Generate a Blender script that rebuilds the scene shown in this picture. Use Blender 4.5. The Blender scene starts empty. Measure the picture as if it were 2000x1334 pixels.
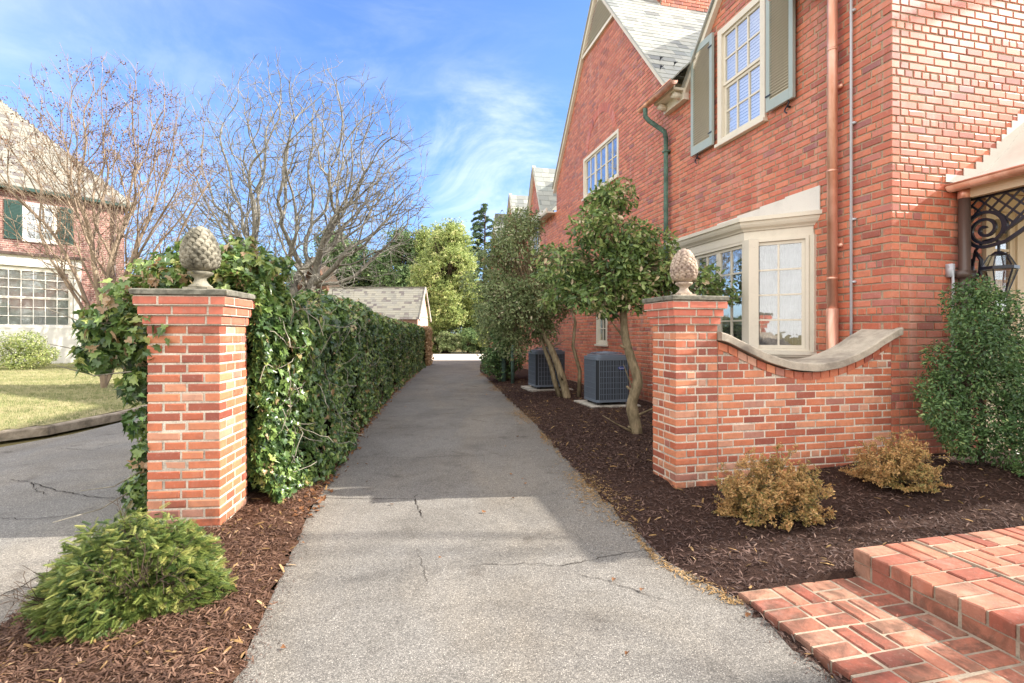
import bpy, math, random
import numpy as np
from mathutils import Vector, Matrix

R = math.radians
scene = bpy.context.scene
COL = scene.collection

# ------------------------------------------------------------------ camera
CAM_H = 1.38
cam_d = bpy.data.cameras.new("camera")
cam = bpy.data.objects.new("camera", cam_d)
COL.objects.link(cam)
cam.location = (0, 0, CAM_H)
cam.rotation_euler = (R(90), 0, 0)
cam_d.sensor_width = 36
cam_d.lens = 18.0
cam_d.shift_y = -0.0085
cam_d.clip_end = 2000
cam_d.clip_start = 0.05
scene.camera = cam

# ------------------------------------------------------------------ sun, sky, exposure
SUN_AZ, SUN_EL = 4.0, 34.0          # towards +x, slightly +y
s_vec = Vector((math.cos(R(SUN_AZ)) * math.cos(R(SUN_EL)), math.sin(R(SUN_AZ)) * math.cos(R(SUN_EL)), math.sin(R(SUN_EL))))
sd = bpy.data.lights.new("sun", 'SUN')
sd.energy = 5.0
sd.angle = R(0.6)
sd.color = (1.0, 0.93, 0.82)
sun = bpy.data.objects.new("sun", sd)
sun.rotation_euler = s_vec.to_track_quat('Z', 'Y').to_euler()
COL.objects.link(sun)

world = bpy.data.worlds.new("World")
scene.world = world
world.use_nodes = True
wt = world.node_tree
wt.nodes.clear()
wo = wt.nodes.new('ShaderNodeOutputWorld')
wb = wt.nodes.new('ShaderNodeBackground')
sky = wt.nodes.new('ShaderNodeTexSky')
sky.sky_type = 'NISHITA'
sky.sun_disc = False
sky.sun_elevation = R(SUN_EL)
sky.sun_rotation = R(90 - SUN_AZ)
sky.air_density = 1.1
sky.dust_density = 1.3
sky.ozone_density = 2.2
wb.inputs['Strength'].default_value = 0.15
tc = wt.nodes.new('ShaderNodeTexCoord')

def wnode(t, **kw):
    n = wt.nodes.new(t)
    for k, v in kw.items():
        setattr(n, k, v)
    return n
def wmath(op, a, b=None, clamp=False):
    n = wnode('ShaderNodeMath', operation=op)
    n.use_clamp = clamp
    for i, x in enumerate((a, b)):
        if x is None: continue
        if isinstance(x, (int, float)): n.inputs[i].default_value = x
        else: wt.links.new(x, n.inputs[i])
    return n.outputs[0]
def wisp(direction, lo, hi, scale, thresh, seed, stretch=(1, 1, 3)):
    d = Vector(direction).normalized()
    dot = wnode('ShaderNodeVectorMath', operation='DOT_PRODUCT')
    wt.links.new(tc.outputs['Generated'], dot.inputs[0])
    dot.inputs[1].default_value = d
    mr = wnode('ShaderNodeMapRange', interpolation_type='SMOOTHSTEP')
    wt.links.new(dot.outputs['Value'], mr.inputs[0])
    mr.inputs[1].default_value = lo
    mr.inputs[2].default_value = hi
    mp = wnode('ShaderNodeMapping')
    mp.inputs['Scale'].default_value = stretch
    mp.inputs['Location'].default_value = (seed, seed * .7, 0)
    mp.inputs['Rotation'].default_value = (0, .35, 0)
    wt.links.new(tc.outputs['Generated'], mp.inputs[0])
    nz = wnode('ShaderNodeTexNoise')
    nz.inputs['Scale'].default_value = scale
    nz.inputs['Detail'].default_value = 8
    nz.inputs['Roughness'].default_value = .62
    nz.inputs['Distortion'].default_value = .9
    wt.links.new(mp.outputs[0], nz.inputs[0])
    m2 = wnode('ShaderNodeMapRange', interpolation_type='SMOOTHSTEP')
    wt.links.new(nz.outputs[0], m2.inputs[0])
    m2.inputs[1].default_value = thresh
    m2.inputs[2].default_value = thresh + .3
    return wmath('MULTIPLY', mr.outputs[0], m2.outputs[0])
w1 = wisp((-.03, 1, .33), .978, 1.0, 3.0, .40, 3.1, (1, 1, 1.9))
w1 = wmath('MULTIPLY', w1, .30)
w2 = wisp((-.85, 1, .56), .93, 1.0, 2.6, .42, 8.3, (1, 1, 2.0))
w2 = wmath('MULTIPLY', w2, .10)
w3 = wisp((-.3, 1, .12), .80, 1.0, 2.2, .45, 5.0, (1, 1, 4))
w3 = wmath('MULTIPLY', w3, .12)
w_fill = wisp((-.25, -.9, .55), -.35, .45, 1.6, .08, 1.0, (1, 1, 1.5))   # unseen bright cloud added behind the camera as neutral fill light
w_fill = wmath('MULTIPLY', w_fill, .95)
cl = wmath('ADD', wmath('ADD', wmath('ADD', w1, w2), w3), w_fill, clamp=True)
tint = wnode('ShaderNodeMix', data_type='RGBA', blend_type='MULTIPLY')
tint.inputs[0].default_value = 1.0
wt.links.new(sky.outputs[0], tint.inputs[6])
tint.inputs[7].default_value = (0.54, 0.70, 1.02, 1)
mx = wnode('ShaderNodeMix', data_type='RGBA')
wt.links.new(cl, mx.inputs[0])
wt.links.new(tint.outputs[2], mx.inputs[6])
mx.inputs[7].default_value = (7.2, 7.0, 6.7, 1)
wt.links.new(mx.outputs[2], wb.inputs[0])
wt.links.new(wb.outputs[0], wo.inputs[0])

scene.view_settings.view_transform = 'Standard'
scene.view_settings.look = 'None'
scene.view_settings.exposure = 1.2
scene.view_settings.gamma = 1.0

# ------------------------------------------------------------------ helpers
rng = np.random.default_rng(7)
random.seed(7)

def lin(c):
    return tuple(((x / 255) / 12.92 if x / 255 <= .04045 else ((x / 255 + .055) / 1.055) ** 2.4) for x in c) + (1,)

def tag(o, label=None, cat=None, group=None, kind=None):
    if label: o['label'] = label
    if cat: o['category'] = cat
    if group: o['group'] = group
    if kind: o['kind'] = kind
    return o

def empty(name, loc, label=None, cat=None, group=None):
    o = bpy.data.objects.new(name, None)
    COL.objects.link(o)
    o.location = loc
    o.empty_display_size = .1
    return tag(o, label, cat, group)

def origin(p):
    v = Vector((0, 0, 0))
    while p is not None:
        v += p.location
        p = p.parent
    return v

def mesh_obj(name, verts, faces, mat, parent=None, smooth=False, attr=None):
    """faces: int array (n,3)/(n,4) or list of tuples. verts in WORLD coordinates."""
    v = np.asarray(verts, dtype=np.float32).reshape(-1, 3)
    if parent is not None:
        v = v - np.array(origin(parent), dtype=np.float32)
    me = bpy.data.meshes.new(name)
    if isinstance(faces, np.ndarray):
        n, k = faces.shape
        me.vertices.add(len(v)); me.loops.add(n * k); me.polygons.add(n)
        me.vertices.foreach_set('co', v.ravel())
        me.loops.foreach_set('vertex_index', faces.astype(np.int32).ravel())
        me.polygons.foreach_set('loop_start', np.arange(0, n * k, k, dtype=np.int32))
        me.update(calc_edges=True)
    else:
        me.from_pydata(v.tolist(), [], faces)
        me.update()
    if attr is not None:
        a = me.attributes.new('rnd', 'FLOAT', 'POINT')
        a.data.foreach_set('value', np.asarray(attr, dtype=np.float32))
    me.polygons.foreach_set('use_smooth', np.full(len(me.polygons), bool(smooth)))
    me.materials.append(mat)
    o = bpy.data.objects.new(name, me)
    COL.objects.link(o)
    if parent is not None:
        o.parent = parent
    return o

class MB:
    def __init__(s): s.v = []; s.f = []
    def add(s, vs, fs):
        k = len(s.v); s.v += [tuple(x) for x in vs]; s.f += [tuple(i + k for i in f) for f in fs]
    def box(s, x0, x1, y0, y1, z0, z1):
        s.fbox(Vector((0, 0, 0)), Vector((1, 0, 0)), Vector((0, -1, 0)), x0, x1, z0, z1, -y1, -y0)
    def fbox(s, o, e, n, x0, x1, z0, z1, d0, d1):
        """box in a wall frame: x along e, z up, d along outward normal n"""
        up = Vector((0, 0, 1))
        P = [o + e * x + n * d + up * z for z in (z0, z1) for d in (d0, d1) for x in (x0, x1)]
        s.add(P, [(0, 1, 3, 2), (4, 6, 7, 5), (0, 4, 5, 1), (2, 3, 7, 6), (0, 2, 6, 4), (1, 5, 7, 3)])
    def bar(s, a, b, w, h, up=Vector((0, 0, 1))):
        a = Vector(a); b = Vector(b); d = (b - a).normalized()
        sx = d.cross(up)
        if sx.length < 1e-4: sx = d.cross(Vector((1, 0, 0)))
        sx.normalize(); sz = sx.cross(d)
        P = [p + sx * i * w / 2 + sz * j * h / 2 for p in (a, b) for j in (-1, 1) for i in (-1, 1)]
        s.add(P, [(0, 2, 3, 1), (4, 5, 7, 6), (0, 1, 5, 4), (2, 6, 7, 3), (0, 4, 6, 2), (1, 3, 7, 5)])
    def prism(s, poly, z0, z1):
        n = len(poly)
        s.add([(p[0], p[1], z0) for p in poly] + [(p[0], p[1], z1) for p in poly],
              [tuple(range(n))[::-1], tuple(range(n, 2 * n))] + [(i, (i + 1) % n, (i + 1) % n + n, i + n) for i in range(n)])
    def lathe(s, c, prof, n=24):
        k = len(s.v); c = Vector(c)
        for r, z in prof:
            for i in range(n):
                a = 2 * math.pi * i / n
                s.v.append((c.x + r * math.cos(a), c.y + r * math.sin(a), c.z + z))
        for j in range(len(prof) - 1):
            for i in range(n):
                s.f.append((k + j * n + i, k + j * n + (i + 1) % n, k + (j + 1) * n + (i + 1) % n, k + (j + 1) * n + i))
        s.f.append(tuple(k + i for i in range(n))[::-1])
        s.f.append(tuple(k + (len(prof) - 1) * n + i for i in range(n)))
    def tube(s, pts, rad, n=8):
        k = len(s.v)
        pts = [Vector(p) for p in pts]
        if isinstance(rad, (int, float)): rad = [rad] * len(pts)
        ref = Vector((.31, .17, .93))
        for i, p in enumerate(pts):
            d = (pts[min(i + 1, len(pts) - 1)] - pts[max(i - 1, 0)]).normalized()
            r_ = ref if abs(d.dot(ref)) < .9 else Vector((1, 0, 0))
            a = d.cross(r_).normalized(); b = d.cross(a)
            for j in range(n):
                t = 2 * math.pi * j / n
                s.v.append(tuple(p + (a * math.cos(t) + b * math.sin(t)) * rad[i]))
        for i in range(len(pts) - 1):
            for j in range(n):
                s.f.append((k + i * n + j, k + i * n + (j + 1) % n, k + (i + 1) * n + (j + 1) % n, k + (i + 1) * n + j))
        s.f.append(tuple(k + j for j in range(n))[::-1])
        s.f.append(tuple(k + (len(pts) - 1) * n + j for j in range(n)))
    def build(s, name, mat, parent=None, smooth=False):
        return mesh_obj(name, s.v, s.f, mat, parent, smooth)

# ------------------------------------------------------------------ materials
def newmat(name, rough=.8, spec=.3):
    m = bpy.data.materials.new(name)
    m.use_nodes = True
    nt = m.node_tree
    b = nt.nodes['Principled BSDF']
    b.inputs['Roughness'].default_value = rough
    b.inputs['Specular IOR Level'].default_value = spec
    return m, nt, b
def nn(nt, t, **kw):
    n = nt.nodes.new(t)
    for k, v in kw.items(): setattr(n, k, v)
    return n
def noise(nt, scale, detail=4, rough=.55, dist=0, coord=None, stretch=None):
    n = nn(nt, 'ShaderNodeTexNoise')
    n.inputs['Scale'].default_value = scale; n.inputs['Detail'].default_value = detail
    n.inputs['Roughness'].default_value = rough; n.inputs['Distortion'].default_value = dist
    c = nn(nt, 'ShaderNodeNewGeometry').outputs['Position'] if coord is None else coord
    if stretch:
        mp = nn(nt, 'ShaderNodeMapping'); mp.inputs['Scale'].default_value = stretch
        nt.links.new(c, mp.inputs[0]); c = mp.outputs[0]
    nt.links.new(c, n.inputs[0])
    return n.outputs[0]
def ramp(nt, fac, stops, interp='LINEAR'):
    r = nn(nt, 'ShaderNodeValToRGB')
    r.color_ramp.interpolation = interp
    el = r.color_ramp.elements
    while len(el) < len(stops): el.new(.5)
    for e, (p, c) in zip(el, stops):
        e.position = p; e.color = c if len(c) == 4 else tuple(c) + (1,)
    nt.links.new(fac, r.inputs[0])
    return r.outputs[0]
def mix(nt, fac, a, b, mode='MIX'):
    n = nn(nt, 'ShaderNodeMix', data_type='RGBA', blend_type=mode)
    for i, x in ((0, fac), (6, a), (7, b)):
        if isinstance(x, (int, float)): n.inputs[i].default_value = x
        elif isinstance(x, tuple): n.inputs[i].default_value = x if len(x) == 4 else x + (1,)
        else: nt.links.new(x, n.inputs[i])
    return n.outputs[2]
def maprange(nt, x, a, b, c=0., d=1.):
    n = nn(nt, 'ShaderNodeMapRange')
    nt.links.new(x, n.inputs[0])
    for i, q in enumerate((a, b, c, d)): n.inputs[i + 1].default_value = q
    return n.outputs[0]
def bump(nt, b, h, strength=.3, dist=.005):
    n = nn(nt, 'ShaderNodeBump')
    n.inputs['Strength'].default_value = strength; n.inputs['Distance'].default_value = dist
    nt.links.new(h, n.inputs['Height'])
    nt.links.new(n.outputs[0], b.inputs['Normal'])
def island(nt): return nn(nt, 'ShaderNodeNewGeometry').outputs['Random Per Island']
def rnd_attr(nt): return nn(nt, 'ShaderNodeAttribute', attribute_name='rnd').outputs['Fac']

def brick_mat(name, stops, white=.5, spec=.5, rough=.62, soot=.35, bmp=.45):
    m, nt, b = newmat(name, rough, spec)
    c = ramp(nt, island(nt), stops)
    n1 = noise(nt, 22, 6, .65)
    c = mix(nt, maprange(nt, n1, .3, .7, .0, .28), c, (.2, .06, .04))
    n2 = noise(nt, 60, 5, .7)
    c = mix(nt, maprange(nt, n2, .58, .72, 0, .55 * white), c, (.62, .45, .38))
    n3 = noise(nt, 1.3, 5, .6)
    c = mix(nt, maprange(nt, n3, .5, .75, 0, soot), c, (.10, .045, .04))
    n4 = noise(nt, 3.1, 5, .7)
    c = mix(nt, maprange(nt, n4, .6, .8, 0, .5 * white), c, (.6, .48, .42))
    n5 = noise(nt, 7, 6, .7, .5)
    c = mix(nt, maprange(nt, n5, .52, .72, 0, .35), c, (.17, .075, .055))
    n6 = noise(nt, 35, 6, .75)
    c = mix(nt, maprange(nt, n6, .55, .75, 0, .5), c, (.5, .31, .24))
    zz = nn(nt, 'ShaderNodeSeparateXYZ'); nt.links.new(nn(nt, 'ShaderNodeNewGeometry').outputs['Position'], zz.inputs[0])
    n7 = noise(nt, 5, 5, .6, .2, stretch=(1, 1, .12))
    c = mix(nt, maprange(nt, n7, .56, .74, 0, .4 * white), c, (.62, .5, .43))
    n8 = noise(nt, 3.4, 5, .6, .2, stretch=(1, 1, .16))
    c = mix(nt, maprange(nt, n8, .58, .76, 0, .4), c, (.13, .065, .05))
    foot_dark = nn(nt, 'ShaderNodeMath', operation='MULTIPLY'); nt.links.new(maprange(nt, zz.outputs[2], .0, .28, 1, 0), foot_dark.inputs[0]); nt.links.new(maprange(nt, n5, .4, .6, .1, .8), foot_dark.inputs[1])
    c = mix(nt, foot_dark.outputs[0], c, (.09, .055, .04))  # brick colour darkens unevenly towards the ground
    nt.links.new(c, b.inputs['Base Color'])
    bump(nt, b, noise(nt, 160, 5, .7), bmp, .003)
    return m
M = {}
M['brick_house'] = brick_mat('house brick', [(0, lin((158, 84, 68))), (.15, lin((190, 102, 76))), (.5, lin((206, 116, 86))), (.8, lin((218, 132, 98))), (.93, lin((204, 124, 106))), (1, lin((150, 92, 90)))], .8, soot=.18, bmp=.15, rough=.5)
M['brick_pier'] = brick_mat('pier brick', [(0, lin((148, 78, 62))), (.25, lin((188, 102, 72))), (.55, lin((204, 120, 84))), (.8, lin((216, 142, 104))), (.92, lin((206, 158, 134))), (1, lin((158, 88, 78)))], .55, soot=.12)
M['brick_corbel'] = brick_mat('corbel brick', [(0, lin((200, 108, 86))), (1, lin((214, 122, 98)))], .15, soot=.1)
M['brick_far'] = brick_mat('far brick', [(0, lin((104, 66, 62))), (.5, lin((132, 86, 78))), (1, lin((154, 108, 98)))], .5)
M['brick_pave'] = brick_mat('paving brick', [(0, lin((128, 76, 66))), (.2, lin((168, 98, 80))), (.45, lin((188, 130, 106))), (.62, lin((178, 138, 116))), (.8, lin((160, 88, 74))), (.92, lin((190, 122, 100))), (1, lin((152, 130, 112)))], .5, rough=.92, spec=.15, soot=.7, bmp=.9)
def mortar_mat(name, c0, c1):
    m, nt, b = newmat(name, .95, .1)
    c = mix(nt, maprange(nt, noise(nt, 3, 5), .35, .65), c0, c1)
    c = mix(nt, maprange(nt, noise(nt, 90, 4), .4, .7, 0, .4), c, (.12, .1, .085))
    c = mix(nt, maprange(nt, noise(nt, 5, 6, .7), .48, .7, 0, .65), c, (.16, .13, .105))
    nt.links.new(c, b.inputs['Base Color'])
    bump(nt, b, noise(nt, 220, 4), .5, .004)
    return m
M['mortar_house'] = mortar_mat('house mortar', lin((188, 164, 138)), lin((170, 150, 130)))
M['mortar_pier'] = mortar_mat('pier mortar', lin((232, 220, 202)), lin((206, 194, 178)))
M['mortar_far'] = mortar_mat('far mortar', lin((200, 180, 165)), lin((190, 170, 160)))
M['mortar_pave'] = mortar_mat('paving mortar', lin((172, 158, 140)), lin((148, 134, 118)))

def stone_mat(name, a, b_, dark, dscale=6., lichen=None):
    m, nt, b = newmat(name, .9, .2)
    c = mix(nt, maprange(nt, noise(nt, 9, 6, .65), .35, .65), a, b_)
    c = mix(nt, maprange(nt, noise(nt, dscale, 7, .7, .4), .45, .68, 0, .85), c, dark)
    if lichen: c = mix(nt, maprange(nt, noise(nt, 14, 5, .6), .62, .72, 0, .6), c, lichen)
    c = mix(nt, maprange(nt, noise(nt, 150, 4, .6), .5, .8, 0, .5), c, dark)
    nt.links.new(c, b.inputs['Base Color'])
    bump(nt, b, noise(nt, 120, 6, .7), .7, .006)
    return m
M['coping'] = stone_mat('coping stone', lin((192, 182, 166)), lin((170, 160, 146)), lin((118, 110, 102)), 3)
M['cap'] = stone_mat('cap stone', lin((140, 136, 124)), lin((110, 108, 98)), lin((60, 60, 52)), 12, lin((140, 130, 60)))
M['finial_pale'] = stone_mat('finial stone', lin((206, 188, 168)), lin((176, 158, 144)), lin((110, 92, 88)), 14)
M['finial_dark'] = stone_mat('mossy finial stone', lin((160, 154, 138)), lin((116, 112, 98)), lin((48, 47, 42)), 9, lin((140, 134, 64)))
M['concrete'] = stone_mat('concrete', lin((196, 190, 180)), lin((176, 170, 160)), lin((130, 124, 116)), 4)
M['kerb'] = stone_mat('kerb concrete', lin((176, 162, 144)), lin((150, 138, 122)), lin((96, 86, 74)), 4)

def paint(name, col, rough=.45, spec=.4, dirt=.25, dirtc=(.16, .13, .10)):
    m, nt, b = newmat(name, rough, spec)
    c = mix(nt, maprange(nt, noise(nt, 4, 6, .65), .5, .8, 0, dirt), col, dirtc)
    c = mix(nt, maprange(nt, noise(nt, 70, 4, .6), .55, .8, 0, dirt), c, dirtc)
    nt.links.new(c, b.inputs['Base Color'])
    bump(nt, b, noise(nt, 60, 4), .12, .003)
    return m
M['cream'] = paint('cream paint', lin((220, 212, 196)), dirt=.2)
M['white'] = paint('white paint', lin((232, 228, 218)), dirt=.15)
M['flash'] = paint('painted flashing', lin((216, 210, 200)), .4, .5, .2)
M['shutter'] = paint('blue grey shutter paint', lin((158, 170, 166)), .4, .5, .15)
M['louvre'] = paint('olive louvre paint', lin((190, 180, 160)), .5, .4, .2)
M['dark_green'] = paint('dark green paint', lin((34, 66, 60)), .45, .4, .1)
M['iron'] = paint('black iron', lin((26, 30, 44)), .35, .5, .1, (.03, .03, .03))
M['bronze'] = paint('bronze paint', lin((84, 68, 62)), .35, .5, .2, (.1, .07, .06))
M['ac'] = paint('condenser grey', lin((104, 114, 128)), .4, .5, .1, (.05, .05, .05))
M['ac_dark'] = paint('condenser fins', lin((34, 38, 44)), .5, .4, .1, (.02, .02, .02))
M['black'] = paint('black plastic', lin((22, 22, 24)), .4, .5, .1, (.03, .03, .03))
M['badge'] = paint('blue badge', lin((20, 60, 150)), .3, .5, 0)
M['tan'] = paint('tan boards', lin((206, 190, 162)), .5, .3, .15)
M['pinkish'] = paint('weathered pale brick', lin((196, 158, 142)), .9, .1, .4)
M['wood'] = paint('brown timber', lin((104, 76, 60)), .7, .2, .4)

def copper(name, hot, brown, patina, plevel):
    m, nt, b = newmat(name, .38, .5)
    b.inputs['Metallic'].default_value = .6
    c = mix(nt, maprange(nt, noise(nt, 6, 5, .6, .5, stretch=(1, 1, .3)), .4, .65), hot, brown)
    c = mix(nt, maprange(nt, noise(nt, 9, 5, .7), plevel, plevel + .12), c, patina)
    nt.links.new(c, b.inputs['Base Color'])
    return m
M['copper'] = copper('new copper', lin((238, 190, 170)), lin((208, 148, 122)), lin((110, 78, 62)), .66)
M['copper_pat'] = stone_mat('weathered copper', lin((104, 134, 122)), lin((84, 106, 98)), lin((52, 62, 58)), 2, lin((130, 166, 150)))
M['galv'] = paint('galvanised steel', lin((186, 190, 198)), .4, .6, .15, (.2, .2, .22))

def slate(name, stops):
    m, nt, b = newmat(name, .5, .5)
    c = ramp(nt, island(nt), stops)
    c = mix(nt, maprange(nt, noise(nt, 14, 5, .65), .4, .75, 0, .35), c, lin((120, 116, 112)))
    nt.links.new(c, b.inputs['Base Color'])
    bump(nt, b, noise(nt, 60, 4, .5), .12, .003)
    return m
M['slate'] = slate('grey slate', [(0, lin((120, 124, 122))), (.3, lin((158, 160, 154))), (.7, lin((176, 176, 166))), (.92, lin((150, 156, 152))), (1, lin((104, 108, 110)))])
M['slate_warm'] = slate('mixed slate', [(0, lin((84, 76, 76))), (.12, lin((124, 122, 112))), (.6, lin((140, 136, 122))), (.85, lin((128, 126, 118))), (.88, lin((90, 82, 80))), (1, lin((108, 102, 96)))])

def glass_mat(name, tint_=(.9, .95, 1), base=.22):
    m = bpy.data.materials.new(name); m.use_nodes = True
    nt = m.node_tree; nt.nodes.clear()
    o = nn(nt, 'ShaderNodeOutputMaterial')
    g = nn(nt, 'ShaderNodeBsdfGlossy'); g.inputs['Roughness'].default_value = .02
    t = nn(nt, 'ShaderNodeBsdfTransparent'); t.inputs[0].default_value = (.93, .95, .95, 1)
    lw = nn(nt, 'ShaderNodeLayerWeight'); lw.inputs[0].default_value = .35
    bn = nn(nt, 'ShaderNodeBump'); bn.inputs['Strength'].default_value = .12; bn.inputs['Distance'].default_value = .01
    nt.links.new(noise(nt, 4, 3), bn.inputs['Height'])
    nt.links.new(bn.outputs[0], g.inputs['Normal'])
    mr = maprange(nt, lw.outputs['Fresnel'], 0, 1, base, .6)
    ms = nn(nt, 'ShaderNodeMixShader')
    nt.links.new(mr, ms.inputs[0]); nt.links.new(t.outputs[0], ms.inputs[1]); nt.links.new(g.outputs[0], ms.inputs[2])
    nt.links.new(ms.outputs[0], o.inputs[0])
    return m
M['glass'] = glass_mat('window glass', base=.22)
M['glass_lamp'] = glass_mat('lantern glass', base=.08)
M['room'] = paint('dark room', lin((46, 44, 42)), .9, .1, .4, (.01, .01, .01))
M['blind'] = paint('white blind', lin((238, 238, 234)), .6, .2, .05)
M['curtain'] = stone_mat('net curtain mottled with reflections', lin((176, 174, 180)), lin((146, 144, 150)), lin((84, 80, 86)), 3.5)  # cloudy mottling in the colour stands in for tree reflections

def leaf_mat(name, stops, rough=.4, spec=.5, trans=.25, attr=True, mott=.0, mcol=(.3, .2, .08)):
    m = bpy.data.materials.new(name); m.use_nodes = True
    nt = m.node_tree
    b = nt.nodes['Principled BSDF']; o = nt.nodes['Material Output']
    b.inputs['Roughness'].default_value = rough; b.inputs['Specular IOR Level'].default_value = spec
    c = ramp(nt, rnd_attr(nt) if attr else island(nt), stops)
    if mott: c = mix(nt, maprange(nt, noise(nt, 3.0, 4, .6), .52, .7, 0, mott), c, mcol)
    nt.links.new(c, b.inputs['Base Color'])
    t = nn(nt, 'ShaderNodeBsdfTranslucent')
    nt.links.new(c, t.inputs[0])
    ms = nn(nt, 'ShaderNodeMixShader'); ms.inputs[0].default_value = trans
    nt.links.new(b.outputs[0], ms.inputs[1]); nt.links.new(t.outputs[0], ms.inputs[2])
    nt.links.new(ms.outputs[0], o.inputs[0])
    return m
M['ivy'] = leaf_mat('ivy leaf', [(0, (.025, .055, .022)), (.25, (.055, .11, .035)), (.5, (.11, .19, .05)), (.75, (.24, .34, .09)), (.88, (.4, .42, .13)), (.94, (.3, .18, .09)), (1, (.48, .34, .2))], .32, .65, .25)
M['yew'] = leaf_mat('yew needle', [(0, (.025, .055, .02)), (.4, (.065, .115, .03)), (.75, (.2, .25, .06)), (1, (.46, .44, .14))], .4, .4, .25)
M['holly'] = leaf_mat('holly leaf', [(0, (.05, .09, .035)), (.35, (.13, .21, .06)), (.62, (.25, .34, .10)), (.77, (.36, .42, .15)), (.86, (.56, .44, .26)), (1, (.7, .57, .4))], .38, .5, .3)
M['holly_olive'] = leaf_mat('olive leaf', [(0, (.08, .12, .05)), (.5, (.21, .27, .11)), (.85, (.36, .41, .2)), (1, (.52, .47, .32))], .45, .4, .3)
M['box'] = leaf_mat('small dark leaf', [(0, (.04, .085, .035)), (.45, (.10, .19, .065)), (.8, (.2, .32, .11)), (1, (.42, .5, .2))], .38, .5, .28)
M['rust'] = leaf_mat('rust shrub leaf', [(0, (.15, .18, .06)), (.25, (.34, .26, .09)), (.55, (.5, .3, .12)), (.8, (.62, .4, .18)), (1, (.5, .23, .09))], .5, .3, .3)
M['gold'] = leaf_mat('golden evergreen leaf', [(0, (.14, .19, .06)), (.4, (.34, .42, .14)), (.75, (.56, .6, .24)), (1, (.8, .74, .4))], .5, .3, .3)
M['evergreen'] = leaf_mat('evergreen leaf', [(0, (.07, .12, .05)), (.5, (.18, .27, .11)), (1, (.34, .43, .18))], .5, .3, .25)
M['cedar'] = leaf_mat('cedar needle', [(0, (.05, .09, .05)), (.6, (.12, .19, .1)), (1, (.2, .28, .15))], .5, .3, .2)
M['seed'] = leaf_mat('seed head', [(0, (.07, .035, .025)), (.6, (.15, .075, .05)), (1, (.26, .14, .1))], .8, .1, .1)
M['grass'] = leaf_mat('grass blade', [(0, (.13, .17, .06)), (.5, (.27, .29, .13)), (.8, (.42, .4, .23)), (1, (.56, .49, .34))], .7, .2, .3)
M['mulch_chip'] = leaf_mat('mulch shred', [(0, (.03, .018, .015)), (.5, (.08, .045, .036)), (.85, (.15, .09, .07)), (1, (.3, .2, .15))], .75, .3, .0)
M['mulch_brown'] = leaf_mat('brown mulch shred', [(0, (.05, .026, .018)), (.5, (.12, .062, .04)), (.85, (.2, .115, .075)), (1, (.36, .24, .17))], .75, .3, .0)
M['needles'] = leaf_mat('dry needle', [(0, (.12, .08, .03)), (.5, (.32, .19, .08)), (1, (.5, .36, .2))], .8, .2, .1)
M['dry_lit_leaf'] = leaf_mat('dry sunlit hedge leaf', [(0, (.3, .22, .1)), (.5, (.5, .36, .2)), (1, (.66, .5, .32))], .7, .2, .3)  # dry brown, paler because sunlight is put into the leaf colour
M['dead_leaf'] = leaf_mat('dead leaf', [(0, (.2, .09, .04)), (1, (.42, .24, .12))], .7, .2, .2)

def bark(name, a, b_, scale=14):
    m, nt, b = newmat(name, .85, .2)
    c = mix(nt, maprange(nt, noise(nt, scale, 6, .65, .3, stretch=(1, 1, .35)), .35, .65), a, b_)
    nt.links.new(c, b.inputs['Base Color'])
    bump(nt, b, noise(nt, scale * 3, 5, .7, stretch=(1, 1, .3)), .6, .01)
    return m
M['bark_grey'] = bark('grey bark', lin((168, 162, 146)), lin((112, 106, 94)))
M['bark_pale'] = bark('pale smooth bark', lin((166, 148, 128)), lin((114, 98, 84)), 7)
M['bark_tree'] = bark('dark grey bark', lin((152, 148, 138)), lin((98, 94, 86)))
M['bark_holly'] = bark('holly bark', lin((150, 134, 108)), lin((92, 82, 62)), 16)
M['bark_dark'] = bark('dark bark', lin((92, 78, 66)), lin((60, 50, 44)))
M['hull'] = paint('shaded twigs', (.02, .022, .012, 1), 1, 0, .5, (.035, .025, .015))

def asphalt(name, dark, light, stain):
    m, nt, b = newmat(name, .85, .3)
    g = nn(nt, 'ShaderNodeNewGeometry').outputs['Position']
    vo = nn(nt, 'ShaderNodeTexVoronoi'); vo.inputs['Scale'].default_value = 190
    nt.links.new(g, vo.inputs['Vector'])
    sep = nn(nt, 'ShaderNodeSeparateColor'); nt.links.new(vo.outputs['Color'], sep.inputs[0])
    lt = Vector(light)
    c = ramp(nt, sep.outputs[0], [(0, dark), (.3, tuple(lt * .8)), (.7, tuple(lt)), (.92, tuple(lt * 1.35)), (1, tuple(lt * 1.9))])
    c = mix(nt, maprange(nt, vo.outputs['Distance'], .3, .75, 0, .6), c, dark)
    c = mix(nt, maprange(nt, noise(nt, 1.1, 6, .6, .6), .42, .7, 0, .5), c, stain, 'MULTIPLY')
    c = mix(nt, maprange(nt, noise(nt, .5, 5, .6, 1.0, stretch=(1.6, .5, 1)), .45, .62, 0, .5), c, (1.18, 1.1, .98), 'MULTIPLY')
    c = mix(nt, maprange(nt, noise(nt, .35, 4, .6), .4, .7, 0, .3), c, (.9, .78, .62), 'MULTIPLY')
    c = mix(nt, maprange(nt, noise(nt, 6, 5, .6), .52, .75, 0, .4), c, stain, 'MULTIPLY')
    c = mix(nt, maprange(nt, noise(nt, 2.3, 3, .5, .3), .64, .72, 0, .55), c, (.45, .42, .4), 'MULTIPLY')
    nt.links.new(c, b.inputs['Base Color'])
    inv = nn(nt, 'ShaderNodeMath', operation='SUBTRACT'); inv.inputs[0].default_value = 1
    nt.links.new(vo.outputs['Distance'], inv.inputs[1])
    bump(nt, b, inv.outputs[0], .6, .004)
    return m
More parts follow.
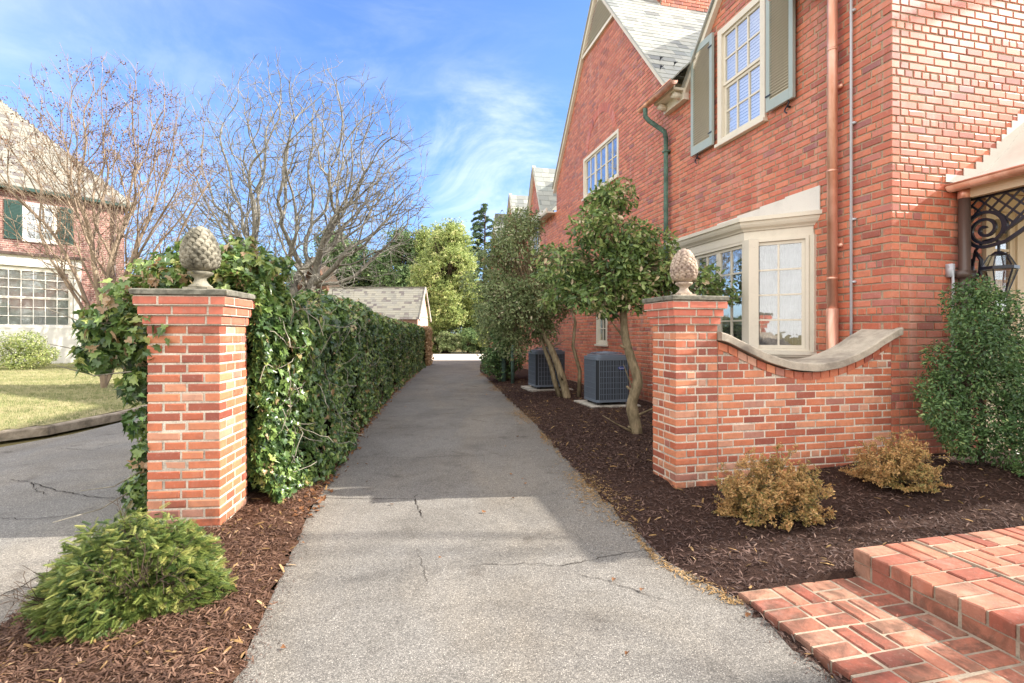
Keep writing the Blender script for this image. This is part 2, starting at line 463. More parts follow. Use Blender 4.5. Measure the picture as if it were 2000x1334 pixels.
M['asphalt'] = asphalt('worn asphalt', (.095, .09, .085), (.235, .222, .204), (.46, .44, .42))
M['asphalt2'] = asphalt('grey asphalt', (.12, .115, .108), (.27, .256, .236), (.5, .48, .46))
M['crack'] = paint('crack', (.035, .03, .027, 1), 1, 0, 0)
M['court'] = paint('pale concrete court', lin((214, 204, 188)), .9, .2, .2)
def soil(name, a, b_):
    m, nt, b = newmat(name, .95, .1)
    c = mix(nt, maprange(nt, noise(nt, 40, 6, .7), .3, .7), a, b_)
    nt.links.new(c, b.inputs['Base Color'])
    bump(nt, b, noise(nt, 60, 6, .7), 1, .02)
    return m
M['soil'] = soil('mulch base', (.025, .014, .012), (.07, .04, .03))
M['soil_brown'] = soil('brown mulch base', (.06, .03, .02), (.14, .075, .045))
def lawn_mat():
    m, nt, b = newmat('lawn', .95, .1)
    c = mix(nt, maprange(nt, noise(nt, .8, 5, .6), .35, .65), lin((168, 164, 116)), lin((186, 172, 134)))
    c = mix(nt, maprange(nt, noise(nt, 20, 5, .7), .4, .7, 0, .7), c, lin((96, 100, 50)))
    nt.links.new(c, b.inputs['Base Color'])
    bump(nt, b, noise(nt, 50, 5, .7), 1, .03)
    return m
M['lawn'] = lawn_mat()
M['ground'] = soil('ground', lin((130, 116, 80)), lin((96, 90, 56)))

# ------------------------------------------------------------------ house frame
C0 = Vector((3.657, 4.929, 0))
k_ = math.hypot(1, .235)
U = Vector((-.235, 1, 0)) / k_        # along the side wall, away from the camera
V = Vector((1, .235, 0)) / k_         # along the front wall, to the right
def H(a, b, z=0): return C0 + V * a + U * b + Vector((0, 0, z))
def toab(x, y):
    d = np.array([x - C0.x, y - C0.y])
    return d[0] * V.x + d[1] * V.y, d[0] * U.x + d[1] * U.y
SIDE = (C0, U, -V)
FRONT = (C0, V, -U)

# ------------------------------------------------------------------ brickwork
def bricks_mesh(name, frame, rects, mat, parent, depth=.09, seed=1, cham=.0035):
    o, e, n = frame
    o = np.array(o); e = np.array(e); n = np.array(n); up = np.array([0, 0, 1.])
    r = np.random.default_rng(seed)
    A = np.array(rects, dtype=float)
    N = len(A)
    x0, x1, z0, z1 = A.T[:4]
    j = lambda s: r.normal(0, s, N)
    x0 = x0 + j(.0022); x1 = x1 + j(.0022); z0 = z0 + j(.0016); z1 = z1 + j(.0016)
    pr = j(.0008) + np.where(r.random(N) < .03, -.002, 0)
    tl = j(.0003)
    def P(x, z, d): return o + np.outer(x, e) + np.outer(z, up) + np.outer(d, n)
    c = cham
    rough = lambda: np.abs(r.normal(0, .0022, N)) + np.where(r.random(N) < .05, r.random(N) * .012, 0)
    vs = []
    for (sx, sz) in ((0, 0), (1, 0), (1, 1), (0, 1)):
        X = x1 - c - rough() if sx else x0 + c + rough()
        Z = z1 - c - rough() * .6 if sz else z0 + c + rough() * .6
        vs.append(P(X, Z, pr + (tl if sz else -tl)))
    for (sx, sz) in ((0, 0), (1, 0), (1, 1), (0, 1)):
        vs.append(P(x1 if sx else x0, z1 if sz else z0, pr - c * .9))
    for (sx, sz) in ((0, 0), (1, 0), (1, 1), (0, 1)):
        vs.append(P(x1 if sx else x0, z1 if sz else z0, np.full(N, -depth)))
    Vv = np.stack(vs, 1).reshape(-1, 3)
    f = [(0, 1, 2, 3)]
    for k in range(4):
        q = (k + 1) % 4
        f.append((4 + k, 4 + q, q, k)); f.append((8 + k, 8 + q, 4 + q, 4 + k))
    F = (np.array(f)[None] + (np.arange(N) * 12)[:, None, None]).reshape(-1, 4)
    return mesh_obj(name, Vv, F, mat, parent)

def runs(mask, xs):
    m = np.concatenate([[0], mask.astype(int), [0]])
    d = np.diff(m)
    return [(xs[a], xs[b - 1]) for a, b in zip(np.where(d == 1)[0], np.where(d == -1)[0])]

def layout(z0, z1, pitch, L, joint, inside, xs, header_every=6, seed=0, hoff=3, start=None):
    """inside(xs, z) -> mask. returns brick rects and mortar strips"""
    rr = random.Random(seed)
    rects, strips = [], []
    i = 0; z = z0
    while z < z1 - pitch * .3:
        mask = inside(xs, z + pitch / 2)
        header = header_every and (i + hoff) % header_every == 0
        LL = L / 2 if header else L
        ph = (i % 2) * L / 2 + (L * .25 if header else 0)
        for (a, b) in runs(mask, xs):
            strips.append((a, b, z, z + pitch))
            if start is not None and abs(a - xs[0]) < .02: a = start[i % 2]
            x = math.floor((a - ph) / LL) * LL + ph
            while x < b:
                l = max(x, a); h = min(x + LL, b)
                g = joint / 2 + rr.uniform(-.0015, .0015)
                if h - l > .035:
                    rects.append((l + (g if l > a + 1e-6 else 0), h - (g if h < b - 1e-6 else 0), z + joint / 2, z + pitch - joint / 2))
                x += LL
        z += pitch; i += 1
    return rects, strips

def strips_mesh(name, frame, strips, mat, parent, d=-.0035):
    o, e, n = frame
    up = Vector((0, 0, 1))
    vs = []; fs = []
    for (a, b, z0, z1) in strips:
        k = len(vs)
        for x, z in ((a, z0), (b, z0), (b, z1), (a, z1)):
            vs.append(tuple(o + e * x + n * d + up * z))
        fs.append((k, k + 1, k + 2, k + 3))
    return mesh_obj(name, vs, np.array(fs), mat, parent)

def roof_slates(name, o, e, s, n, length_rows, w, mat, parent, seed=0, thick=.0045, xs=None, inside=None, ridge=True):
    """o origin at eave, e across, s up-slope unit, n normal. inside(xs,y)->mask"""
    r = np.random.default_rng(seed)
    rows, expo = length_rows
    o = np.array(o); e = np.array(e); s = np.array(s); n = np.array(n)
    rec = []
    for i in range(rows):
        y = i * expo
        for (a, b) in runs(inside(xs, y + expo * .5), xs):
            x = a - r.random() * w
            while x < b:
                ww = w * r.uniform(.75, 1.25)
                l, h = max(x, a), min(x + ww, b)
                if h - l > .02: rec.append((l + .002, h - .002, y + r.normal(0, .004), y + expo * 1.06, thick * r.uniform(.9, 1.25)))
                x += ww
    A = np.array(rec); N = len(A)
    x0, x1, y0, y1, t = A.T
    def P(x, y, d): return o + np.outer(x, e) + np.outer(y, s) + np.outer(d, n)
    z = np.zeros(N)
    vs = np.stack([P(x0, y0, z - .004), P(x1, y0, z - .004), P(x1, y1, z - .004), P(x0, y1, z - .004),
                   P(x0, y0, t + .004), P(x1, y0, t + .004), P(x1, y1, z + .002), P(x0, y1, z + .002)], 1).reshape(-1, 3)
    f = np.array([(0, 3, 2, 1), (4, 5, 6, 7), (0, 1, 5, 4), (1, 2, 6, 5), (3, 0, 4, 7)])
    F = (f[None] + (np.arange(N) * 8)[:, None, None]).reshape(-1, 4)
    return mesh_obj(name, vs, F, mat, parent)

# ------------------------------------------------------------------ leaf clouds
def leaf_template(kind):
    if kind == 'ivy':
        p = [(0, -.1), (.28, -.28), (.55, .05), (.32, .22), (.34, .55), (.12, .5), (0, 1.0), (-.12, .5), (-.34, .55), (-.32, .22), (-.55, .05), (-.28, -.28)]
        v = [(0, .2, -.08)] + [(x, y, .06 * abs(x) * 4 - .12 * y * y) for x, y in p]
        n = len(p)
        return np.array(v), np.array([(0, 1 + i, 1 + (i + 1) % n) for i in range(n)])
    if kind == 'oval':
        v = [(0, 0, 0), (.2, .3, .06), (.2, .7, .04), (0, 1, -.08), (-.2, .7, .04), (-.2, .3, .06), (0, .5, -.03)]
        return np.array(v), np.array([(0, 1, 6), (1, 2, 6), (2, 3, 6), (3, 4, 6), (4, 5, 6), (5, 0, 6)])
    if kind == 'diamond':
        return np.array([(0, 0, 0), (.27, .5, .06), (0, 1, 0), (-.27, .5, .06)]), np.array([(0, 1, 2), (0, 2, 3)])
    if kind == 'sprig':   # shoot with needles on both sides and over the top
        v = []; f = []
        r = random.Random(3)
        for i in range(11):
            y = i / 11.
            for sgn, lift in ((-1, .12), (1, .12), (-.5, .6), (.5, .6)):
                L = .34 * (1 - .35 * y) * r.uniform(.85, 1.15)
                k = len(v)
                dx = sgn * L; dy = L * .75; dz = lift * L
                v += [(0, y, 0), (dx * .5 + .02, y + dy * .5 - .03, dz * .6), (dx, y + dy, dz), (dx * .5 - .02, y + dy * .5 + .03, dz * .6)]
                f += [(k, k + 1, k + 2), (k, k + 2, k + 3)]
        return np.array(v), np.array(f)
    if kind == 'tuft':    # clump of small leaves for far crowns
        v = []; f = []
        r = random.Random(5)
        for i in range(7):
            a = r.uniform(0, 6.28); el = r.uniform(-.6, 1.2); L = r.uniform(.5, 1)
            d = Vector((math.cos(a) * math.cos(el), math.sin(a) * math.cos(el), math.sin(el)))
            c = d * L * .7; t = d.cross(Vector((r.uniform(-1, 1), r.uniform(-1, 1), r.uniform(-1, 1)))).normalized() * .22
            k = len(v)
            v += [tuple(c - d * .35), tuple(c + t), tuple(c + d * .35), tuple(c - t)]
            f += [(k, k + 1, k + 2), (k, k + 2, k + 3)]
        return np.array(v), np.array(f)
    if kind == 'blade':
        v = []; f = []
        r = random.Random(9)
        for i in range(4):
            a = r.uniform(0, 6.28); l = r.uniform(.2, .7); x, y = r.uniform(-.3, .3), r.uniform(-.3, .3)
            k = len(v)
            v += [(x - .06 * math.sin(a), y + .06 * math.cos(a), 0), (x + .06 * math.sin(a), y - .06 * math.cos(a), 0), (x + l * math.cos(a), y + l * math.sin(a), 1)]
            f += [(k, k + 1, k + 2)]
        return np.array(v), np.array(f)
    if kind == 'chip':
        return np.array([(-.5, -.08, 0), (-.1, -.1, .05), (.5, -.05, -.02), (.48, .05, 0), (0, .1, .06), (-.5, .06, 0)]), np.array([(0, 1, 5), (1, 4, 5), (1, 2, 4), (2, 3, 4)])

def norm(a):
    return a / np.maximum(np.linalg.norm(a, axis=1, keepdims=True), 1e-9)

def cloud(name, pos, nrm, tip, size, kind, mat, parent=None, rnd=None, seed=0):
    """instances of a leaf template merged into one mesh; nrm = leaf normal, tip = leaf axis"""
    T, F = leaf_template(kind)
    r = np.random.default_rng(seed)
    N = len(pos)
    nrm = norm(nrm)
    y = norm(tip - nrm * np.sum(tip * nrm, 1, keepdims=True))
    x = np.cross(y, nrm)
    size = np.broadcast_to(size, (N,))
    v = (pos[:, None, :] + size[:, None, None] * (T[None, :, 0:1] * x[:, None, :] + T[None, :, 1:2] * y[:, None, :] + T[None, :, 2:3] * nrm[:, None, :]))
    faces = (F[None] + (np.arange(N) * len(T))[:, None, None]).reshape(-1, 3)
    if rnd is None: rnd = r.random(N)
    return mesh_obj(name, v.reshape(-1, 3), faces, mat, parent, attr=np.repeat(np.clip(rnd, 0, 1), len(T)))

def sn(p, f, seed=0):
    """cheap smooth 3D noise -1..1"""
    r = np.random.default_rng(seed)
    out = np.zeros(len(p))
    for i in range(6):
        k = r.normal(0, 1, 3) * f * (1 + .5 * i)
        out += np.sin(p @ k + r.uniform(0, 6.28)) / (1 + .4 * i)
    return out / 2.6

def rdir(n, r): return norm(r.normal(0, 1, (n, 3)))

# ------------------------------------------------------------------ ground, drives, beds
def sheet(name, pts, z, mat, parent=None):
    return mesh_obj(name, [(x, y, z) for x, y in pts], [tuple(range(len(pts)))], mat, parent)

g = sheet('ground', [(-600, -300), (600, -300), (600, 900), (-600, 900)], -.06, M['ground']); tag(g, kind='structure')
drive_r = [(1.9, -2.5), (1.29, 2.02), (1.19, 2.62), (.93, 3.1), (.80, 4.1), (.66, 5.1), (.38, 7.7), (-.17, 11.5), (-1.15, 18.4), (-1.35, 21.5)]
drive_l = [(-.75, -2.5), (-1.1, 2.02), (-1.25, 2.65), (-1.56, 3.94), (-1.75, 4.93), (-2.07, 6.9), (-2.58, 10.6), (-3.2, 16.5), (-3.7, 21.5)]
def lerp_edge(e, y):
    ys = [p[1] for p in e]; xs_ = [p[0] for p in e]
    return np.interp(y, ys, xs_)
dr = sheet('driveway', drive_l + [(-4.1, 26.0), (-1.5, 26.0)] + drive_r[::-1], 0.0, M['asphalt']); tag(dr, kind='structure')
nd = sheet('neighbouring_driveway', [(-1.9, -2.5), (-2.3, 3), (-2.6, 5), (-3.2, 12), (-4.2, 22), (-8.5, 22), (-6.15, 9.3), (-6.0, 7.0), (-6.4, 5.2), (-8.5, 3.5), (-14, 2.5), (-20, -2.5)], -.004, M['asphalt2']); tag(nd, kind='structure')
ct = sheet('court_pavement', [(-14, 25.5), (9, 25.5), (9, 33.2), (-14, 33.2)], .004, M['court']); tag(ct, kind='structure')

def grid_mesh(name, xs, ys, zf, mask, mat, kind='structure'):
    X, Y = np.meshgrid(xs, ys, indexing='ij')
    P = np.stack([X.ravel(), Y.ravel()], 1)
    Z = zf(P)
    nx, ny = len(xs), len(ys)
    i, j = np.meshgrid(np.arange(nx - 1), np.arange(ny - 1), indexing='ij')
    a = (i * ny + j).ravel()
    F = np.stack([a, a + ny, a + ny + 1, a + 1], 1)
    cen = (P[F[:, 0]] + P[F[:, 2]]) / 2
    F = F[mask(cen)]
    o = mesh_obj(name, np.column_stack([P, Z]), F, mat, None, smooth=True)
    tag(o, kind=kind)
    return o

# right-hand bed: from driveway edge to the house
PAD_A0, STEP_A, PAD_B = -2.93, -2.155, -1.62
def bed_h(P):
    x, y = P[:, 0], P[:, 1]
    d = x - lerp_edge(drive_r, y)
    a = (x - C0.x) * V.x + (y - C0.y) * V.y
    b = (x - C0.x) * U.x + (y - C0.y) * U.y
    p3 = np.column_stack([P, np.zeros(len(P))])
    rise = np.clip(d / .35, -.6, 1) * .035 - .0
    mound = .14 * np.clip((a + 2.0) / 1.8, 0, 1) * np.clip((b + 1.7) / 1.0, 0, 1) * (b < .1)
    mound = np.where(b >= .1, .05 * np.clip(d / 1.0, 0, 1), mound)
    h = rise + mound + .012 * sn(p3, 3, 4) + .006 * sn(p3, 11, 5)
    return np.where((a > PAD_A0 + .03) & (b < PAD_B - .02), -.045, h)
bed_r = grid_mesh('mulch_bed', np.arange(-2.2, 7.5, .06), np.arange(.2, 21.6, .06), bed_h,
                  lambda c: (c[:, 0] > lerp_edge(drive_r, c[:, 1]) - .02) & (c[:, 1] > 1.2) , M['soil'])
# left-hand strip under the yew and hedge
bed_le = [(-2.2, -2.5), (-2.32, 2.0), (-2.62, 3.5), (-2.8, 5), (-3.3, 12), (-4.1, 22)]
def bedl_h(P):
    x, y = P[:, 0], P[:, 1]
    l = lerp_edge(bed_le, y); rr = lerp_edge(drive_l, y)
    t = np.minimum(x - l, rr - x)
    p3 = np.column_stack([P, np.zeros(len(P))])
    return np.clip(t / .15, -1, 1) * .03 + .012 * sn(p3, 4, 14) + .006 * sn(p3, 13, 15)
bed_l = grid_mesh('mulch_bed', np.arange(-4.2, -.6, .05), np.arange(-1, 21.5, .05), bedl_h,
                  lambda c: (c[:, 0] < lerp_edge(drive_l, c[:, 1])) & (c[:, 0] > lerp_edge(bed_le, c[:, 1])), M['soil_brown'])

def chips(name, n, sampler, hf, mat, smin, smax, seed, lift=.004, tilt=.35, z_extra=.012):
    r = np.random.default_rng(seed)
    P = sampler(n, r)
    z = hf(P) + lift + r.random(len(P)) * z_extra
    N = len(P)
    nr = norm(np.column_stack([r.normal(0, tilt, N), r.normal(0, tilt, N), np.ones(N)]))
    a = r.uniform(0, 6.28, N)
    tip = np.column_stack([np.cos(a), np.sin(a), np.zeros(N)])
    # chip template is long in x -> use size
    o = cloud(name, np.column_stack([P, z]), nr, tip, r.uniform(smin, smax, N), 'chip', mat, None, r.beta(1.6, 2.2, N), seed)
    tag(o, kind='stuff')
    return o
PAD_A0, STEP_A, PAD_B = -2.93, -2.155, -1.62
def samp_right(n, r):
    # dense near the camera
    y = 1.6 + (r.random(n) ** 1.9) * 13
    x = lerp_edge(drive_r, y) - .03 + r.random(n) ** 1.0 * np.where(y < 4.9, 5.4, 2.3)
    a = (x - C0.x) * V.x + (y - C0.y) * V.y
    b = (x - C0.x) * U.x + (y - C0.y) * U.y
    bad = ((a > -.02) & (b > -.02)) | ((b < PAD_B + .01) & (a > PAD_A0 - .01)) | ((a > -2.31) & (b > -.01) & (b < .4) & (a < .1))
    return np.column_stack([x, y])[~bad]
chips('mulch', 95000, samp_right, bed_h, M['mulch_chip'], .012, .046, 21)
def samp_left(n, r):
    y = 1.3 + (r.random(n) ** 1.7) * 7
    l = lerp_edge(bed_le, y); rr = lerp_edge(drive_l, y)
    x = l + (rr - l) * r.random(n)
    ed = r.normal(0, .02, n)
    return np.column_stack([x + ed, y])
chips('brown_mulch', 48000, samp_left, bedl_h, M['mulch_brown'], .012, .044, 22)
def samp_coarse(n, r):
    P = samp_right(n, r); return P
chips('mulch', 1500, samp_right, bed_h, M['needles'], .03, .08, 24)
chips('brown_mulch', 700, samp_left, bedl_h, M['needles'], .03, .08, 25)
def samp_grit(n, r):
    y = 1.9 + r.random(n) ** 1.6 * 9
    side = r.random(n) < .5
    x = np.where(side, lerp_edge(drive_l, y) + np.abs(r.normal(0, .05, n)), lerp_edge(drive_r, y) - np.abs(r.normal(0, .05, n)))
    return np.column_stack([x, y])
chips('asphalt_grit', 5000, samp_grit, lambda P: np.zeros(len(P)), M['mulch_chip'], .004, .016, 26, .002, .3, .003)
# dry needles drifting along the right edge of the drive, and leaf litter on the left edge
def samp_edge_r(n, r):
    y = 2.6 + r.random(n) ** 1.5 * 15
    w = .10 + .07 * np.sin(y * 1.7) + .04 * np.sin(y * 5.1)
    w = np.clip(w, .015, .3) * (1 + .05 * y)
    x = lerp_edge(drive_r, y) + r.normal(0, 1, n) * w * .5 - .05
    keep = r.random(n) < np.clip(.3 + 1.0 * np.sin(y * 2.3 + 1) * np.sin(y * .9), .08, 1)
    keep &= r.random(n) < np.clip((y - 2.2) / 3.2, .12, 1)
    x, y = x[keep], y[keep]
    return np.column_stack([x, y])
chips('dry_needles', 24000, samp_edge_r, lambda P: np.maximum(bed_h(P), 0) * (P[:, 0] > lerp_edge(drive_r, P[:, 1])) + .001, M['needles'], .012, .035, 23, .002, .2, .006)
def samp_litter(n, r):
    y = 3.8 + r.random(n) * 16
    return np.column_stack([lerp_edge(drive_l, y) + r.normal(-.02, .06, n), y])
N_ = 1500
r_ = np.random.default_rng(31); P_ = samp_litter(N_, r_)
lit = cloud('fallen_leaves', np.column_stack([P_, .006 + np.maximum(bedl_h(P_), 0) + r_.random(N_) * .012]), norm(np.column_stack([r_.normal(0, .4, (N_, 2)), np.ones(N_)])), rdir(N_, r_), r_.uniform(.02, .045, N_), 'ivy', M['dead_leaf'], None, None, 31)
tag(lit, kind='stuff')

r_ = np.random.default_rng(33)
y_ = 2.1 + r_.random(70) ** 1.2 * 14; t_ = r_.beta(.6, .6, 70)
P_ = np.column_stack([lerp_edge(drive_l, y_) * (1 - t_) + lerp_edge(drive_r, y_) * t_, y_])
dl = cloud('blown_leaves', np.column_stack([P_, np.full(70, .012)]), norm(np.column_stack([r_.normal(0, .3, (70, 2)), np.ones(70)])), rdir(70, r_), r_.uniform(.015, .034, 70), 'ivy', M['dead_leaf'], None, None, 33)
tag(dl, kind='stuff')
# cracks in the asphalt: jagged thin ribbons
def crack(mb, pts, w, seed, z=.004):
    r = random.Random(seed)
    P = []
    for (x0, y0), (x1, y1) in zip(pts[:-1], pts[1:]):
        n = max(2, int(math.hypot(x1 - x0, y1 - y0) / .035))
        for i in range(n):
            t = i / n
            P.append((x0 + (x1 - x0) * t + r.gauss(0, .008), y0 + (y1 - y0) * t + r.gauss(0, .008)))
    P.append(pts[-1])
    k = len(mb.v)
    for i, (x, y) in enumerate(P):
        a = P[max(i - 1, 0)]; b = P[min(i + 1, len(P) - 1)]
        dx, dy = b[0] - a[0], b[1] - a[1]; l = math.hypot(dx, dy) or 1
        ww = w * r.uniform(.3, 1.2)
        if i in (0, len(P) - 1): ww *= .2
        mb.v += [(x - dy / l * ww, y + dx / l * ww, z), (x + dy / l * ww, y - dx / l * ww, z)]
    for i in range(len(P) - 1):
        mb.f.append((k + 2 * i, k + 2 * i + 1, k + 2 * i + 3, k + 2 * i + 2))
def px(x, y): Y = CAM_H * 1000 / (y - 650); return ((x - 1000) / 1000 * Y, Y)
mb = MB()
crack(mb, [px(630, 972), px(700, 975), px(770, 975), px(808, 974)], .0035, 1)
crack(mb, [px(808, 974), px(817, 988), px(822, 1003), px(826, 1012)], .005, 2)
crack(mb, [px(808, 974), px(816, 966)], .003, 3)
crack(mb, [px(940, 1103), px(1010, 1103), px(1045, 1101), px(1100, 1105), px(1180, 1088), px(1280, 1072)], .0025, 4)
crack(mb, [px(1130, 1120), px(1200, 1140), px(1250, 1158), px(1320, 1180)], .002, 5)
crack(mb, [px(815, 1070), px(828, 1110), px(830, 1140)], .0015, 6)
crack(mb, [px(730, 815), px(820, 812), px(900, 806)], .004, 7)
crack(mb, [px(740, 838), px(800, 836), px(830, 833)], .004, 8)
crack(mb, [px(640, 893), px(820, 894), px(980, 886)], .003, 9)
ck = mb.build('driveway_cracks', M['crack']); tag(ck, kind='structure')
mb = MB()
crack(mb, [px(20, 937), px(60, 942), px(110, 958), px(185, 972), px(240, 975)], .005, 11)
crack(mb, [px(0, 1012), px(60, 1015), px(130, 1008), px(190, 990)], .004, 12)
crack(mb, [px(90, 925), px(160, 918), px(235, 915)], .003, 13)
crack(mb, [px(110, 875), px(180, 880), px(235, 866)], .004, 14)
crack(mb, [px(-20, 1175), px(30, 1150), px(80, 1125), px(150, 1090)], .005, 15)
crack(mb, [px(60, 942), px(72, 960), px(95, 965)], .004, 16)
ck = mb.build('neighbouring_driveway_cracks', M['crack']); tag(ck, kind='structure')

# ------------------------------------------------------------------ kerb and lawn on the left
kerb_line = [(-13.5, 4.0), (-8.6, 4.75), (-7.0, 5.9), (-6.35, 7.0), (-6.25, 8.2), (-6.5, 10), (-7.2, 13), (-8.6, 20), (-9.0, 26)]
mb = MB()
prof = [(0, -.02), (0, .085), (.015, .105), (.11, .108), (.125, .10), (.125, -.02)]
kv = []
for i, p in enumerate(kerb_line):
    a = Vector(kerb_line[max(i - 1, 0)]); b = Vector(kerb_line[min(i + 1, len(kerb_line) - 1)])
    d = (b - a).normalized(); nrm_ = Vector((-d.y, d.x))
    for q, z in prof: kv.append((p[0] + nrm_.x * q, p[1] + nrm_.y * q, z))
kf = []
m_ = len(prof)
for i in range(len(kerb_line) - 1):
    for j in range(m_ - 1):
        kf.append((i * m_ + j, i * m_ + j + 1, (i + 1) * m_ + j + 1, (i + 1) * m_ + j))
kb = mesh_obj('kerb', kv, kf, M['kerb']); tag(kb, kind='structure')
def lawn_h(P):
    x, y = P[:, 0], P[:, 1]
    p3 = np.column_stack([P, np.zeros(len(P))])
    d = lawn_d(P)
    return .095 + .16 * np.clip(d / 9, 0, 1.6) + .02 * sn(p3, 1.2, 44)
def lawn_d(P):
    # distance left of / beyond the kerb line (signed, roughly)
    K = np.array(kerb_line)
    best = np.full(len(P), 1e9); sg = np.ones(len(P))
    for a, b in zip(K[:-1], K[1:]):
        ab = b - a; L2 = ab @ ab
        t = np.clip(((P - a) @ ab) / L2, 0, 1)
        q = P - (a + t[:, None] * ab)
        dd = np.hypot(q[:, 0], q[:, 1])
        cr = ab[0] * (P[:, 1] - a[1]) - ab[1] * (P[:, 0] - a[0])
        up = dd < best
        best = np.where(up, dd, best); sg = np.where(up, np.sign(cr), sg)
    return best * sg
lw = grid_mesh('lawn', np.arange(-34, -6.0, .12), np.arange(4, 27, .12), lawn_h, lambda c: lawn_d(c) > .1, M['lawn'])
r_ = np.random.default_rng(41)
P_ = np.column_stack([r_.uniform(-20, -6.2, 90000), 4.5 + r_.random(90000) ** 1.2 * 16])
P_ = P_[(lawn_d(P_) > .12) & (np.abs(P_[:, 0]) < P_[:, 1] * 1.15)]
n_ = len(P_)
gr = cloud('grass', np.column_stack([P_, lawn_h(P_) - .005]), np.tile([0, 0, 1.], (n_, 1)), rdir(n_, r_), r_.uniform(.025, .06, n_), 'blade', M['grass'], None, np.clip(.5 + .3 * sn(np.column_stack([P_, P_[:, 0] * 0]), 1.5, 3) + r_.normal(0, .2, n_), 0, 1), 41)
tag(gr, kind='stuff')

# ------------------------------------------------------------------ brick paving and step (right foreground)
def paving(name, cells, z, thick, parent, seed, mat=None):
    """cells: list of (a0,a1,b0,b1) in house coordinates, top at z"""
    r = random.Random(seed)
    vs = []; fs = []
    for (a0, a1, b0, b1) in cells:
        j = .0035
        a0 += .006 + r.uniform(0, j); a1 -= .006 + r.uniform(0, j); b0 += .006 + r.uniform(0, j); b1 -= .006 + r.uniform(0, j)
        c = .006
        zz = [z + r.gauss(0, .0022) for _ in range(4)]
        cor = [(a0, b0), (a1, b0), (a1, b1), (a0, b1)]
        ins = [(a0 + c, b0 + c), (a1 - c, b0 + c), (a1 - c, b1 - c), (a0 + c, b1 - c)]
        k = len(vs)
        vs += [tuple(H(p[0], p[1], zz[i])) for i, p in enumerate(ins)]
        vs += [tuple(H(p[0], p[1], zz[i] - c)) for i, p in enumerate(cor)]
        vs += [tuple(H(p[0], p[1], z - thick)) for p in cor]
        fs.append((k, k + 1, k + 2, k + 3))
        for i in range(4):
            q = (i + 1) % 4
            fs.append((k + 4 + i, k + 4 + q, k + q, k + i)); fs.append((k + 8 + i, k + 8 + q, k + 4 + q, k + 4 + i))
    return mesh_obj(name, vs, np.array(fs), mat or M['brick_pave'], parent)
walk = empty('brick_walk', H(PAD_A0, PAD_B, 0), 'brick paving with one step up and wide pale mortar joints beside the driveway', 'brick walk')
B_L = .194; B_W = B_L / 2
def basket(a0, a1, b0, b1, par=0):
    cells = []
    na = int(round((a1 - a0) / B_L)); nb = int(round((b1 - b0) / B_L))
    for i in range(na):
        for j in range(nb):
            A = a0 + i * B_L; Bb = b1 - (j + 1) * B_L
            if (i + j + par) % 2 == 0:
                cells += [(A, A + B_L, Bb, Bb + B_W), (A, A + B_L, Bb + B_W, Bb + B_L)]
            else:
                cells += [(A, A + B_W, Bb, Bb + B_L), (A + B_W, A + B_L, Bb, Bb + B_L)]
    return cells
padc = [(PAD_A0, PAD_A0 + B_L, PAD_B - (i + 1) * B_W, PAD_B - i * B_W) for i in range(26)]
padc += basket(PAD_A0 + B_L, PAD_A0 + B_L * 4, PAD_B - 13 * B_L, PAD_B, 1)
padc = [c for c in padc if c[0] < STEP_A - .02]
padc = [(a0, min(a1, STEP_A - .004), b0, b1) for a0, a1, b0, b1 in padc]
paving('lower_paving', padc, .028, .07, walk, 1)
stepc = [(STEP_A, STEP_A + .215, PAD_B - (i + 1) * .112 + .04, PAD_B - i * .112 + .04) for i in range(25)]
s2 = []
for i in range(25):
    Bb = PAD_B + .04 - (i + 1) * .224
    if i > 12: break
    if i % 2: s2 += [(STEP_A + .215, STEP_A + .43, Bb, Bb + .112), (STEP_A + .215, STEP_A + .43, Bb + .112, Bb + .224)]
    else: s2 += [(STEP_A + .215, STEP_A + .322, Bb, Bb + .224), (STEP_A + .322, STEP_A + .43, Bb, Bb + .224)]
paving('step_tread', stepc + s2, .165, .066, walk, 2)
up_ = basket(STEP_A + .44, STEP_A + .44 + B_L * 14, PAD_B + .04 - 13 * B_L, PAD_B + .04, 0)
paving('upper_paving', up_, .178, .066, walk, 3)
risc = [(STEP_A + .006, STEP_A + .1, PAD_B - (i + 1) * .224 + .04 - .11, PAD_B - i * .224 + .04 - .11) for i in range(12)]
risc = [(STEP_A + .006, STEP_A + .1, PAD_B + .04 - .11, PAD_B + .04)] + risc
paving('riser', risc, .094, .08, walk, 4)
# back edge riser bricks of the step (facing the bed)
bk = [(STEP_A + i * .224 + .1, STEP_A + (i + 1) * .224 + .1, PAD_B - .05, PAD_B + .034) for i in range(15)]
paving('edge_course', bk, .094, .06, walk, 5)
mb = MB()
mb.fbox(C0, V, -U, PAD_A0 + .014, STEP_A + .5, -.05, .0215, -PAD_B + .004, -PAD_B + 2.8)
mb.fbox(C0, V, -U, STEP_A + .016, STEP_A + .435, .0225, .1565, -PAD_B - .034, -PAD_B + 2.8)
mb.fbox(C0, V, -U, STEP_A + .437, STEP_A + 3.5, .0, .1705, -PAD_B - .034, -PAD_B + 2.8)
mb.build('mortar_joints', M['mortar_pave'], walk)

